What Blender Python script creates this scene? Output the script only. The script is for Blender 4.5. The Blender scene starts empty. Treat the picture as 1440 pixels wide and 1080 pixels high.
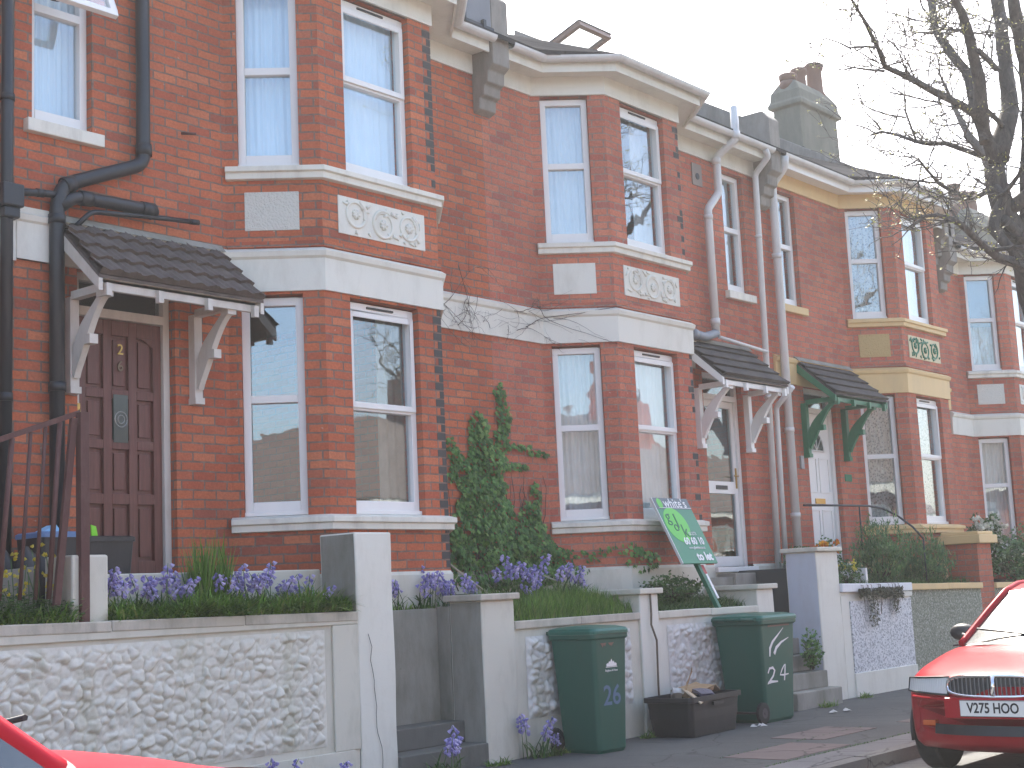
import bpy, bmesh, math, random
from mathutils import Vector, Matrix, noise
random.seed(7)
R = random.random
def U(a, b): return a + (b - a) * random.random()
S = bpy.context.scene
COL = S.collection
PI = math.pi
GZ = -2.07      # level of the pavement; z = 0 is the top of the ground floor window sills

# ------------------------------------------------------------------ materials
MATS = {}
def mat(name, col=(.5, .5, .5), rough=.6, metal=0, spec=.5, build=None):
    if name in MATS: return MATS[name]
    m = bpy.data.materials.new(name); m.use_nodes = True
    nt = m.node_tree; N = nt.nodes; L = nt.links
    b = N['Principled BSDF']
    b.inputs['Base Color'].default_value = (*col, 1)
    b.inputs['Roughness'].default_value = rough
    b.inputs['Metallic'].default_value = metal
    b.inputs['Specular IOR Level'].default_value = spec
    if build: build(N, L, b)
    MATS[name] = m
    return m
def node(N, t, **k):
    n = N.new(t)
    for a, v in k.items():
        if a.startswith('i_'): n.inputs[a[2:].replace('_', ' ')].default_value = v
        else: setattr(n, a, v)
    return n
def ramp(N, L, src, stops):
    r = N.new('ShaderNodeValToRGB'); e = r.color_ramp.elements
    while len(e) < len(stops): e.new(.5)
    for i, (p, c) in enumerate(stops):
        e[i].position = p; e[i].color = (*c, 1) if len(c) == 3 else c
    L.new(src, r.inputs[0]); return r.outputs[0]
def coords(N, L, scale=(1, 1, 1), kind='Object'):
    t = N.new('ShaderNodeTexCoord'); m = N.new('ShaderNodeMapping')
    m.inputs['Scale'].default_value = scale
    L.new(t.outputs[kind], m.inputs[0]); return m.outputs[0]
def noisen(N, L, vec, scale, detail=4, rough=.6, dist=0):
    n = node(N, 'ShaderNodeTexNoise', i_Scale=scale, i_Detail=detail, i_Roughness=rough, i_Distortion=dist)
    L.new(vec, n.inputs['Vector']); return n.outputs['Fac']
def mix(N, L, fac, a, b, mode='MIX'):
    m = N.new('ShaderNodeMix'); m.data_type = 'RGBA'; m.blend_type = mode
    for s, v in ((0, fac), (6, a), (7, b)):
        if hasattr(v, 'is_linked') or hasattr(v, 'links'): L.new(v, m.inputs[s])
        elif s == 0: m.inputs[0].default_value = v
        else: m.inputs[s].default_value = (*v, 1)
    return m.outputs[2]
def bump(N, L, b, h, strength, dist=.01):
    n = node(N, 'ShaderNodeBump', i_Strength=strength, i_Distance=dist)
    L.new(h, n.inputs['Height']); L.new(n.outputs[0], b.inputs['Normal']); return n

def brick_mat(name, cols, mortar=(.17, .125, .105), soot=.5, off=0):
    def f(N, L, b):
        uv = coords(N, L, (1, 1, 1), 'UV')
        # slight wobble of the courses
        nz = node(N, 'ShaderNodeTexNoise', i_Scale=9.0, i_Detail=3.0)
        L.new(uv, nz.inputs['Vector'])
        sub = node(N, 'ShaderNodeVectorMath', operation='SUBTRACT'); L.new(nz.outputs['Color'], sub.inputs[0]); sub.inputs[1].default_value = (.5, .5, .5)
        scl = node(N, 'ShaderNodeVectorMath', operation='SCALE'); L.new(sub.outputs[0], scl.inputs[0]); scl.inputs['Scale'].default_value = .017
        add = node(N, 'ShaderNodeVectorMath', operation='ADD'); L.new(uv, add.inputs[0]); L.new(scl.outputs[0], add.inputs[1])
        def br(c1, c2, mo, ms, smooth):
            t = N.new('ShaderNodeTexBrick'); t.offset = .5; t.squash = 1
            for k, v in (('Color1', c1), ('Color2', c2), ('Mortar', mo)): t.inputs[k].default_value = (*v, 1)
            t.inputs['Scale'].default_value = 1; t.inputs['Mortar Size'].default_value = ms
            t.inputs['Mortar Smooth'].default_value = smooth; t.inputs['Bias'].default_value = 0
            t.inputs['Brick Width'].default_value = .225; t.inputs['Row Height'].default_value = .075
            L.new(add.outputs[0], t.inputs['Vector']); return t
        t = br((0, 0, 0), (1, 1, 1), (0, 0, 0), 0, 0)
        bc = ramp(N, L, t.outputs['Color'], [(0, cols[0]), (.35, cols[1]), (.6, cols[2]), (.85, cols[3]), (.96, cols[4])])
        m = br((1, 1, 1), (1, 1, 1), (0, 0, 0), .0078, .12)
        fine = noisen(N, L, coords(N, L, (1, 1, 1), 'UV'), 45, 6, .7)
        fcol = ramp(N, L, fine, [(.25, (.62, .62, .62)), (.75, (1.25, 1.25, 1.25))])
        bc = mix(N, L, .8, bc, fcol, 'MULTIPLY')
        lime = noisen(N, L, uv, 14, 5, .7)
        mo = mix(N, L, ramp(N, L, lime, [(.4, (0, 0, 0)), (.7, (1, 1, 1))]), mortar, tuple(min(1, c * 1.7) for c in mortar))
        c = mix(N, L, m.outputs['Fac'], bc, mo)
        st = noisen(N, L, coords(N, L, (1.4, .55, 1), 'UV'), 1.1, 6, .62)
        sm = ramp(N, L, st, [(.36, (1 - soot * .62,) * 3), (.6, (1, 1, 1))])
        c = mix(N, L, 1.0, c, sm, 'MULTIPLY')
        sp = noisen(N, L, coords(N, L, (1, 1, 1), 'UV'), 23, 2, .4)
        c = mix(N, L, ramp(N, L, sp, [(.74, (0, 0, 0)), (.8, (.55, .55, .55))]), c, (.5, .45, .4))
        L.new(c, b.inputs['Base Color'])
        inv = node(N, 'ShaderNodeMath', operation='MULTIPLY_ADD'); L.new(m.outputs['Fac'], inv.inputs[0]); inv.inputs[1].default_value = -1; inv.inputs[2].default_value = 1
        ad = node(N, 'ShaderNodeMath', operation='MULTIPLY_ADD'); L.new(fine, ad.inputs[0]); ad.inputs[1].default_value = .35; L.new(inv.outputs[0], ad.inputs[2])
        bump(N, L, b, ad.outputs[0], .55, .006)
    return mat(name, rough=.88, spec=.25, build=f)
BR_A = brick_mat('brick_orange_red', [(.46, .12, .06), (.53, .15, .068), (.42, .105, .056), (.57, .185, .09), (.35, .1, .062)], mortar=(.17, .115, .09), soot=.3)
BR_B = brick_mat('brick_soft_red', [(.5, .15, .095), (.56, .18, .105), (.46, .13, .088), (.58, .21, .125), (.4, .135, .1)], mortar=(.24, .15, .12), soot=.35)  # reds raised paler, glare over the right half put into the colour
BR_C = brick_mat('brick_dull_red', [(.49, .145, .088), (.55, .17, .098), (.45, .125, .08), (.57, .2, .115), (.39, .13, .092)], mortar=(.23, .15, .12), soot=.4)  # also raised paler, with the same glare put into the brick colour

def paint(name, col, dirt=(.3, .27, .22), amt=.35, rough=.6, bmp=.15, streak=True, sc=3.0, thr=.5):
    def f(N, L, b):
        v = coords(N, L, (sc, sc, sc * (.35 if streak else 1)))
        a = noisen(N, L, v, 1.2, 8, .68)
        k = ramp(N, L, a, [(thr - .02, (0, 0, 0)), (thr + .28, (amt,) * 3)])
        c = mix(N, L, k, col, dirt)
        v2 = coords(N, L)
        f2 = noisen(N, L, v2, 28, 5, .7)
        c = mix(N, L, ramp(N, L, f2, [(.66, (0, 0, 0)), (.74, (amt * .8,) * 3)]), c, dirt)
        L.new(c, b.inputs['Base Color'])
        bump(N, L, b, noisen(N, L, v2, 60, 5, .65), bmp, .004)
    return mat(name, rough=rough, build=f)
P_WHITE = paint('white_masonry_paint', (.69, .68, .6), (.33, .31, .24), amt=.4)
P_CREAMW = paint('offwhite_masonry_paint', (.6, .58, .49), (.27, .26, .18), amt=.5)
P_CREAM = paint('cream_masonry_paint', (.66, .47, .22), (.4, .3, .18), amt=.35)
P_SILL = paint('white_sill_paint', (.7, .68, .59), (.25, .22, .18), amt=.5, sc=5)
UPVC = paint('white_upvc', (.78, .77, .74), (.5, .48, .42), amt=.15, rough=.35, bmp=.02)
OLDWHITE = paint('aged_white_timber_paint', (.6, .56, .5), (.3, .26, .2), amt=.5, rough=.55, sc=6)
GREENP = paint('green_timber_paint', (.015, .16, .075), (.01, .05, .03), amt=.5, rough=.45, sc=6)
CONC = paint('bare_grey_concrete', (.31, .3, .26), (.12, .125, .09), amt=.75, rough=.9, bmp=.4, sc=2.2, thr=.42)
CONC2 = paint('corbel_stone', (.29, .27, .235), (.11, .1, .09), amt=.7, rough=.9, bmp=.5, sc=3, thr=.42)
LEAD = paint('lead_sheet', (.16, .17, .185), (.09, .09, .1), amt=.5, rough=.5, sc=3)
STUCCO = paint('chimney_render', (.19, .185, .145), (.075, .08, .06), amt=.7, rough=.95, bmp=.6, sc=1.6, thr=.42)
TERRA = paint('terracotta', (.16, .085, .06), (.1, .06, .05), amt=.6, rough=.8, sc=5)
BLKPIPE = mat('black_pipe_paint', (.009, .013, .02), .42, build=lambda N, L, b: bump(N, L, b, noisen(N, L, coords(N, L), 25, 4), .15, .004))
WHPIPE = paint('white_plastic_pipe', (.62, .62, .6), (.3, .29, .27), amt=.35, rough=.4, sc=5)
GREYPIPE = mat('grey_pipe', (.2, .23, .27), .45)
BLACKPL = paint('black_plastic', (.016, .017, .02), (.06, .06, .06), amt=.35, rough=.5, sc=6)
RUBBER = mat('rubber', (.015, .015, .016), .8)
BINGREEN = paint('green_bin_plastic', (.004, .085, .058), (.03, .085, .06), amt=.4, rough=.42, sc=3, streak=True)
BINLID = paint('green_lid_plastic', (.008, .12, .085), (.05, .1, .08), amt=.5, rough=.4, sc=4)
RUST = paint('rusty_iron', (.09, .035, .03), (.2, .12, .1), amt=.4, rough=.75, sc=12, bmp=.4)
CARD = mat('cardboard', (.36, .24, .13), .85)
PAPER = mat('waste_paper', (.62, .6, .56), .8)
BRASS = mat('brass', (.5, .33, .1), .35, .9)
WHTXT = mat('white_lettering', (.8, .8, .78), .5)
DKTXT = mat('black_lettering', (.015, .015, .015), .5)
BLUETXT = mat('faded_blue_paint', (.10, .17, .26), .7)

def wood_door():
    def f(N, L, b):
        w = noisen(N, L, coords(N, L, (18, 18, 1.2)), 2.4, 7, .65, .8)
        c = ramp(N, L, w, [(.3, (.085, .024, .018)), (.55, (.135, .04, .03)), (.75, (.18, .062, .045))])
        L.new(c, b.inputs['Base Color']); bump(N, L, b, w, .12, .004)
    return mat('dark_stained_wood', rough=.42, build=f)
DOORWOOD = wood_door()

def tilemat(name, c1, c2, moss=(.12, .1, .04)):
    def f(N, L, b):
        v = coords(N, L)
        a = noisen(N, L, v, 5, 7, .7)
        c = ramp(N, L, a, [(.3, c1), (.7, c2)])
        m = noisen(N, L, v, 13, 5, .7)
        c = mix(N, L, ramp(N, L, m, [(.62, (0, 0, 0)), (.75, (.5, .5, .5))]), c, moss)
        L.new(c, b.inputs['Base Color']); bump(N, L, b, noisen(N, L, v, 70, 4), .4, .004)
    return mat(name, rough=.85, spec=.3, build=f)
TILE = tilemat('brown_concrete_tile', (.075, .06, .053), (.15, .12, .105))
TILE2 = tilemat('dark_slate_tile', (.055, .05, .048), (.11, .1, .094))
def slate():
    def f(N, L, b):
        uv = coords(N, L, (1, 1, 1), 'UV')
        t = N.new('ShaderNodeTexBrick'); t.offset = .5
        for k, v in (('Color1', (.03, .03, .034)), ('Color2', (.075, .073, .075)), ('Mortar', (.008, .008, .008))): t.inputs[k].default_value = (*v, 1)
        t.inputs['Scale'].default_value = 1; t.inputs['Mortar Size'].default_value = .006
        t.inputs['Brick Width'].default_value = .3; t.inputs['Row Height'].default_value = .22
        L.new(uv, t.inputs['Vector'])
        n = noisen(N, L, uv, 6, 6, .7)
        c = mix(N, L, .7, t.outputs['Color'], ramp(N, L, n, [(.3, (.6, .6, .6)), (.7, (1.5, 1.5, 1.4))]), 'MULTIPLY')
        L.new(c, b.inputs['Base Color']); bump(N, L, b, t.outputs['Fac'], -.6, .01)
    return mat('roof_slate', rough=.9, spec=.0, build=f)
SLATE = slate()

def glass_mat(name, refl=.35, wob=.25, tint=(.93, .96, .97)):
    m = bpy.data.materials.new(name); m.use_nodes = True
    N, L = m.node_tree.nodes, m.node_tree.links
    N.remove(N['Principled BSDF'])
    g = node(N, 'ShaderNodeBsdfGlossy', i_Roughness=.015); g.inputs['Color'].default_value = (.92, .96, 1, 1)
    t = N.new('ShaderNodeBsdfTransparent'); t.inputs['Color'].default_value = (*tint, 1)
    lw = node(N, 'ShaderNodeLayerWeight', i_Blend=.5)
    pw = node(N, 'ShaderNodeMath', operation='POWER'); L.new(lw.outputs['Facing'], pw.inputs[0]); pw.inputs[1].default_value = 4.0
    mr = node(N, 'ShaderNodeMapRange'); L.new(pw.outputs[0], mr.inputs[0])
    mr.inputs['From Min'].default_value = 0; mr.inputs['From Max'].default_value = 1
    mr.inputs['To Min'].default_value = refl; mr.inputs['To Max'].default_value = 1
    mx = N.new('ShaderNodeMixShader'); L.new(mr.outputs[0], mx.inputs[0]); L.new(t.outputs[0], mx.inputs[1]); L.new(g.outputs[0], mx.inputs[2])
    n = noisen(N, L, coords(N, L), 2.1, 2, .4, .3)
    bp = node(N, 'ShaderNodeBump', i_Strength=wob, i_Distance=.02); L.new(n, bp.inputs['Height']); L.new(bp.outputs[0], g.inputs['Normal'])
    L.new(mx.outputs[0], N['Material Output'].inputs['Surface'])
    MATS[name] = m; return m
GLASS = glass_mat('window_glass', .12, .12)
GLASS_W = glass_mat('rippled_window_glass', .14, .3)
GLASS_D = glass_mat('door_glass', .1, .15, (.75, .8, .8))

def cloth(name, c1, c2, pat=None, trans=.35):
    def f(N, L, b):
        v = coords(N, L)
        c = ramp(N, L, noisen(N, L, v, 3, 4), [(.3, c1), (.7, c2)])
        if pat:
            vo = node(N, 'ShaderNodeTexVoronoi', i_Scale=pat[1]); L.new(v, vo.inputs['Vector'])
            c = mix(N, L, ramp(N, L, vo.outputs['Distance'], [(.25, (1, 1, 1)), (.5, (0, 0, 0))]), c, pat[0])
        L.new(c, b.inputs['Base Color'])
        b.inputs['Subsurface Weight'].default_value = 0
    return mat(name, rough=.9, spec=.1, build=f)
CURT_SKY = cloth('sky_tinted_curtain', (.66, .77, .84), (.76, .85, .9))  # whitish net curtain, the bluish sky light on it put into the colour
CURT_NET = cloth('net_curtain', (.58, .58, .56), (.72, .72, .7))
CURT_PAT = cloth('patterned_curtain', (.36, .35, .32), (.5, .48, .44), ((.17, .18, .17), 28))
CURT_BEIGE = cloth('beige_curtain', (.26, .23, .18), (.4, .36, .29))
CURT_WHITE = cloth('white_blind_cloth', (.66, .66, .62), (.74, .73, .7))
BLIND = cloth('blue_roller_blind', (.22, .33, .42), (.26, .37, .46))
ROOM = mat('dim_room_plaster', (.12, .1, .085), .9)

def leafmat(name, stops, rough=.5, sc=9):
    def f(N, L, b):
        g = N.new('ShaderNodeNewGeometry')
        a = ramp(N, L, g.outputs['Random Per Island'], stops)
        c = mix(N, L, .5, a, ramp(N, L, noisen(N, L, coords(N, L), sc, 3), [(.3, (.55, .6, .5)), (.7, (1.35, 1.35, 1.2))]), 'MULTIPLY')
        L.new(c, b.inputs['Base Color'])
        try:
            tr = N.new('ShaderNodeBsdfTranslucent'); L.new(c, tr.inputs[0])
            mx = N.new('ShaderNodeMixShader'); mx.inputs[0].default_value = .25
            L.new(b.outputs[0], mx.inputs[1]); L.new(tr.outputs[0], mx.inputs[2])
            L.new(mx.outputs[0], N['Material Output'].inputs['Surface'])
        except Exception: pass
    return mat(name, rough=rough, spec=.3, build=f)
GRASS = leafmat('grass_blades', [(0, (.06, .14, .03)), (.5, (.13, .26, .04)), (.85, (.2, .34, .06)), (1, (.3, .32, .12))])
GRASSD = leafmat('dark_strap_leaves', [(0, (.035, .085, .025)), (.6, (.07, .155, .04)), (1, (.13, .22, .06))])
IVY = leafmat('ivy_leaves', [(0, (.045, .105, .035)), (.5, (.09, .21, .055)), (.85, (.15, .31, .08)), (1, (.25, .38, .12))])
FERN = leafmat('feathery_green', [(0, (.07, .16, .07)), (.6, (.13, .25, .1)), (1, (.22, .34, .13))])
BUD = leafmat('young_leaf_buds', [(0, (.25, .25, .06)), (.6, (.42, .4, .12)), (1, (.6, .52, .25))])
VIOLET = leafmat('bluebell_petals', [(0, (.24, .21, .52)), (.5, (.42, .37, .72)), (1, (.66, .58, .85))], sc=30)
ORANGE = leafmat('orange_petals', [(0, (.55, .13, .01)), (.6, (.75, .28, .02)), (1, (.8, .5, .04))])
YELLOW = leafmat('yellow_petals', [(0, (.6, .5, .03)), (1, (.8, .72, .2))])
WHITEP = leafmat('white_petals', [(0, (.55, .55, .5)), (1, (.8, .8, .75))])
STEM = mat('green_stem', (.07, .13, .04), .6)
TWIG = mat('brown_twig', (.07, .045, .035), .85)
def bark():
    def f(N, L, b):
        v = coords(N, L, (1, 1, .35))
        a = noisen(N, L, v, 16, 8, .7, .4)
        c = ramp(N, L, a, [(.3, (.05, .045, .04)), (.6, (.12, .105, .09)), (.8, (.18, .165, .12))])
        L.new(c, b.inputs['Base Color']); bump(N, L, b, a, .8, .03)
    return mat('tree_bark', rough=.9, build=f)
BARK = bark()
def soil():
    def f(N, L, b):
        v = coords(N, L); a = noisen(N, L, v, 12, 8, .7)
        L.new(ramp(N, L, a, [(.35, (.02, .018, .01)), (.6, (.045, .045, .018)), (.8, (.04, .07, .015))]), b.inputs['Base Color'])
        bump(N, L, b, a, .9, .05)
    return mat('garden_soil', rough=.95, build=f)
SOIL = soil()
def asphalt(name, c1, c2, c3):
    def f(N, L, b):
        v = coords(N, L)
        big = noisen(N, L, v, .9, 7, .65)
        fine = noisen(N, L, v, 140, 3, .6)
        c = ramp(N, L, big, [(.3, c1), (.65, c2)])
        c = mix(N, L, ramp(N, L, fine, [(.55, (0, 0, 0)), (.72, (.6, .6, .6))]), c, c3)
        cr = node(N, 'ShaderNodeTexVoronoi', i_Scale=1.1, feature='DISTANCE_TO_EDGE'); L.new(coords(N, L), cr.inputs['Vector'])
        n2 = node(N, 'ShaderNodeTexNoise', i_Scale=3.0, i_Detail=5.0); L.new(v, n2.inputs['Vector']); 
        mxv = node(N, 'ShaderNodeMix', data_type='VECTOR'); mxv.inputs[0].default_value = .25; L.new(v, mxv.inputs[4]); L.new(n2.outputs['Color'], mxv.inputs[5]); L.new(mxv.outputs[1], cr.inputs['Vector'])
        c = mix(N, L, ramp(N, L, cr.outputs['Distance'], [(.0, (.7, .7, .7)), (.012, (0, 0, 0))]), c, (.02, .02, .018))
        L.new(c, b.inputs['Base Color']); bump(N, L, b, fine, .5, .006)
    return mat(name, rough=.9, build=f)
PAVE = asphalt('pavement_asphalt', (.05, .053, .05), (.082, .086, .082), (.15, .15, .145))
ROADM = asphalt('road_asphalt', (.09, .09, .088), (.13, .13, .125), (.22, .22, .21))
SLABM = asphalt('pink_paving_slab', (.14, .105, .095), (.175, .135, .12), (.23, .19, .17))
SLABG = asphalt('grey_paving_slab', (.12, .12, .12), (.17, .165, .16), (.24, .24, .23))
KERB = asphalt('kerb_stone', (.13, .125, .115), (.18, .175, .16), (.26, .25, .23))

def relief_paint(name, col, dirt, alg=(.22, .22, .08), amt=.5):
    def f(N, L, b):
        v = coords(N, L)
        g = N.new('ShaderNodeNewGeometry')
        c = mix(N, L, ramp(N, L, noisen(N, L, v, 9, 7, .7), [(.5, (0, 0, 0)), (.8, (amt,) * 3)]), col, dirt)
        st = noisen(N, L, coords(N, L, (3.2, 3.2, .45)), 1, 6, .6)
        c = mix(N, L, ramp(N, L, st, [(.54, (0, 0, 0)), (.72, (.5, .5, .5))]), c, alg)
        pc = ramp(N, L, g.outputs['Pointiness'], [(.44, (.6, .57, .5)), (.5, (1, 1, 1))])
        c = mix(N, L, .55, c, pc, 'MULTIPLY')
        L.new(c, b.inputs['Base Color']); bump(N, L, b, noisen(N, L, v, 50, 5), .25, .006)
    return mat(name, rough=.75, build=f)
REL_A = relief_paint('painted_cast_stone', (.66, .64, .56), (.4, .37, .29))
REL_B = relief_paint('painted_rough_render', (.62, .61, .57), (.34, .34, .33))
def pebble(name, c1, c2, c3, sc=55):
    def f(N, L, b):
        v = coords(N, L)
        vo = node(N, 'ShaderNodeTexVoronoi', i_Scale=sc); L.new(v, vo.inputs['Vector'])
        sh = N.new('ShaderNodeSeparateColor'); L.new(vo.outputs['Color'], sh.inputs[0])
        c = ramp(N, L, sh.outputs[0], [(.0, c1), (.28, c1), (.36, c2), (.8, c2), (.9, c3)])
        L.new(c, b.inputs['Base Color']); bump(N, L, b, vo.outputs['Distance'], -1.0, .02)
    return mat(name, rough=.85, build=f)
PEB_W = pebble('white_pebbledash', (.34, .35, .36), (.64, .65, .66), (.76, .76, .76), 62)
PEB_G = pebble('grey_green_pebbledash', (.15, .16, .12), (.25, .265, .2), (.4, .4, .34), 62)
PANELR = mat('rough_render_panel', (.66, .65, .58), .9, build=lambda N, L, b: bump(N, L, b, noisen(N, L, coords(N, L), 55, 4), 1.0, .02))
PANELC = mat('cream_render_panel', (.5, .36, .16), .9, build=lambda N, L, b: bump(N, L, b, noisen(N, L, coords(N, L), 55, 4), 1.0, .02))

def carpaint(name, col):
    def f(N, L, b):
        b.inputs['Coat Weight'].default_value = .03; b.inputs['Coat Roughness'].default_value = .03
        b.inputs['Roughness'].default_value = .3; b.inputs['Specular IOR Level'].default_value = .06
        a = noisen(N, L, coords(N, L), 2.2, 6, .6)
        L.new(mix(N, L, ramp(N, L, a, [(.4, (0, 0, 0)), (.8, (.1, .1, .1))]), col, (.4, .2, .18)), b.inputs['Base Color'])
    return mat(name, build=f)
RED = carpaint('red_car_paint', (.33, .012, .02))
RED2 = carpaint('bright_red_car_paint', (.42, .014, .03))
CHROME = mat('chrome', (.75, .75, .76), .12, 1)
CARGLASS = glass_mat('car_glass', .2, .0, (.25, .3, .3))
HEADGL = glass_mat('headlight_glass', .25, .1, (.9, .9, .9))
DARKTRIM = mat('dark_trim', (.02, .02, .022), .5)

# ------------------------------------------------------------------ mesh helpers
class B:
    def __init__(s):
        s.bm = bmesh.new(); s.uv = s.bm.loops.layers.uv.new('UVMap'); s.mi = 0
    def face(s, pts, uvs=None, smooth=False):
        vs = [s.bm.verts.new(p) for p in pts]
        f = s.bm.faces.new(vs); f.material_index = s.mi; f.smooth = smooth
        if uvs:
            for l, u in zip(f.loops, uvs): l[s.uv].uv = u
        return f
    def obox(s, o, ex, ey, ez):
        o, ex, ey, ez = map(Vector, (o, ex, ey, ez))
        p = [o, o + ex, o + ex + ey, o + ey, o + ez, o + ex + ez, o + ex + ey + ez, o + ey + ez]
        if ex.cross(ey).dot(ez) < 0: idx = ((0, 1, 2, 3), (4, 7, 6, 5), (0, 4, 5, 1), (1, 5, 6, 2), (2, 6, 7, 3), (3, 7, 4, 0))
        else: idx = ((3, 2, 1, 0), (5, 6, 7, 4), (1, 5, 4, 0), (2, 6, 5, 1), (3, 7, 6, 2), (0, 4, 7, 3))
        vs = [s.bm.verts.new(q) for q in p]
        for k in idx:
            f = s.bm.faces.new([vs[i] for i in k]); f.material_index = s.mi
            a = vs[k[0]].co
            n = f.normal if f.normal.length else Vector((0, 0, 1))
            for l in f.loops:
                c = l.vert.co
                l[s.uv].uv = ((c.x + c.y), c.z)
    def box(s, x0, x1, y0, y1, z0, z1):
        s.obox((x0, y0, z0), (x1 - x0, 0, 0), (0, y1 - y0, 0), (0, 0, z1 - z0))
    def tube(s, pts, r, seg=8, caps=True, smooth=True):
        pts = [Vector(p) for p in pts]; n = len(pts)
        if not isinstance(r, (list, tuple)): r = [r] * n
        rings = []; prev = None
        for i, p in enumerate(pts):
            d = (pts[min(i + 1, n - 1)] - pts[max(i - 1, 0)])
            if d.length < 1e-9: d = Vector((0, 0, 1))
            d.normalize()
            if prev is None:
                a = Vector((0, 0, 1)) if abs(d.z) < .9 else Vector((1, 0, 0))
                u = d.cross(a).normalized()
            else:
                u = (prev - d * prev.dot(d)); 
                if u.length < 1e-6: u = d.orthogonal()
                u.normalize()
            prev = u; v = d.cross(u)
            rings.append([s.bm.verts.new(p + (u * math.cos(2 * PI * k / seg) + v * math.sin(2 * PI * k / seg)) * r[i]) for k in range(seg)])
        for a, b in zip(rings, rings[1:]):
            for k in range(seg):
                f = s.bm.faces.new((a[k], a[(k + 1) % seg], b[(k + 1) % seg], b[k])); f.smooth = smooth; f.material_index = s.mi
        if caps:
            for rg, rev in ((rings[0], True), (rings[-1], False)):
                f = s.bm.faces.new(rg[::-1] if rev else rg); f.material_index = s.mi
    def lathe(s, c, prof, seg=16, smooth=True, axis=None):
        # prof: (radius, height) from bottom to top around z through c
        c = Vector(c); rings = []
        for rr, h in prof:
            rings.append([s.bm.verts.new(c + Vector((rr * math.cos(2 * PI * k / seg), rr * math.sin(2 * PI * k / seg), h))) for k in range(seg)])
        for a, b in zip(rings, rings[1:]):
            for k in range(seg):
                f = s.bm.faces.new((a[k], a[(k + 1) % seg], b[(k + 1) % seg], b[k])); f.smooth = smooth; f.material_index = s.mi
        s.bm.faces.new(rings[0][::-1]).material_index = s.mi; s.bm.faces.new(rings[-1]).material_index = s.mi
    def sweep(s, poly, prof, smooth=False, closed=True):
        # poly: xy points left to right; prof: (outward offset, z); outward is to the right of travel (towards the street)
        P = [Vector((p[0], p[1])) for p in poly]; n = len(P); rings = []
        for i in range(n):
            if i == 0: d = (P[1] - P[0]).normalized(); m = Vector((d.y, -d.x))
            elif i == n - 1: d = (P[-1] - P[-2]).normalized(); m = Vector((d.y, -d.x))
            else:
                d1 = (P[i] - P[i - 1]).normalized(); d2 = (P[i + 1] - P[i]).normalized()
                n1 = Vector((d1.y, -d1.x)); n2 = Vector((d2.y, -d2.x)); m = (n1 + n2) / (1 + n1.dot(n2))
            rings.append([s.bm.verts.new((P[i].x + m.x * a, P[i].y + m.y * a, z)) for a, z in prof])
        k = len(prof); acc = 0
        for i, (a, b) in enumerate(zip(rings, rings[1:])):
            ln = (P[i + 1] - P[i]).length
            for j in range(k if closed else k - 1):
                q = (j + 1) % k
                f = s.bm.faces.new((a[j], b[j], b[q], a[q])); f.smooth = smooth; f.material_index = s.mi
                for l, (u, w) in zip(f.loops, ((acc, prof[j][1]), (acc + ln, prof[j][1]), (acc + ln, prof[q][1]), (acc, prof[q][1]))): l[s.uv].uv = (u, w)
            acc += ln
        if closed:
            s.bm.faces.new(rings[0]).material_index = s.mi; s.bm.faces.new(rings[-1][::-1]).material_index = s.mi
    def prism(s, pts, vec):
        # flat outline extruded by vec
        pts = [Vector(p) for p in pts]; vec = Vector(vec)
        a = [s.bm.verts.new(p) for p in pts]; b = [s.bm.verts.new(p + vec) for p in pts]
        s.bm.faces.new(a[::-1]).material_index = s.mi; s.bm.faces.new(b).material_index = s.mi
        n = len(a)
        for i in range(n):
            s.bm.faces.new((a[i], a[(i + 1) % n], b[(i + 1) % n], b[i])).material_index = s.mi
    def grid(s, fn, nu, nv, smooth=True):
        V = [[s.bm.verts.new(fn(i / nu, j / nv)) for j in range(nv + 1)] for i in range(nu + 1)]
        for i in range(nu):
            for j in range(nv):
                f = s.bm.faces.new((V[i][j], V[i + 1][j], V[i + 1][j + 1], V[i][j + 1])); f.smooth = smooth; f.material_index = s.mi
                for l, (a, b) in zip(f.loops, ((i, j), (i + 1, j), (i + 1, j + 1), (i, j + 1))): l[s.uv].uv = (a / nu, b / nv)
    def wall(s, Pa, Pb, z0, z1, ops=(), t=.22, u0=0, rev=.1):
        # a wall panel from Pa to Pb (left to right seen from the street) with rectangular openings (a, b, za, zb)
        Pa = Vector(Pa); Pb = Vector(Pb); d = (Pb - Pa); ln = d.length; d.normalize(); n = Vector((d.y, -d.x))
        us = sorted({0, ln, *[o[0] for o in ops], *[o[1] for o in ops]}); zs = sorted({z0, z1, *[o[2] for o in ops], *[o[3] for o in ops]})
        def P(u, z, off=0): return (Pa.x + d.x * u + n.x * off, Pa.y + d.y * u + n.y * off, z)
        def hole(u, z): return any(a < u < b and c < z < e for a, b, c, e in ops)
        for ua, ub in zip(us, us[1:]):
            for za, zb in zip(zs, zs[1:]):
                if hole((ua + ub) / 2, (za + zb) / 2): continue
                q = ((ua, za), (ub, za), (ub, zb), (ua, zb))
                s.face([P(u, z) for u, z in q], [(u0 + u, z) for u, z in q])
                s.face([P(u, z, -t) for u, z in q[::-1]], [(u0 + u, z) for u, z in q[::-1]])
        def edge(ua, za, ub, zb, flip, du=None):
            pts = [P(ua, za), P(ub, zb), P(ub, zb, -t), P(ua, za, -t)]
            if ua == ub: uv = [(u0 + ua, za), (u0 + ua, zb), (u0 + ua + t, zb), (u0 + ua + t, za)]
            else: uv = [(u0 + ua, za), (u0 + ub, za), (u0 + ub, za + t), (u0 + ua, za + t)]
            if flip: pts = pts[::-1]; uv = uv[::-1]
            s.face(pts, uv)
        edge(0, z0, 0, z1, False); edge(ln, z0, ln, z1, True); edge(0, z1, ln, z1, False); edge(0, z0, ln, z0, True)
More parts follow.
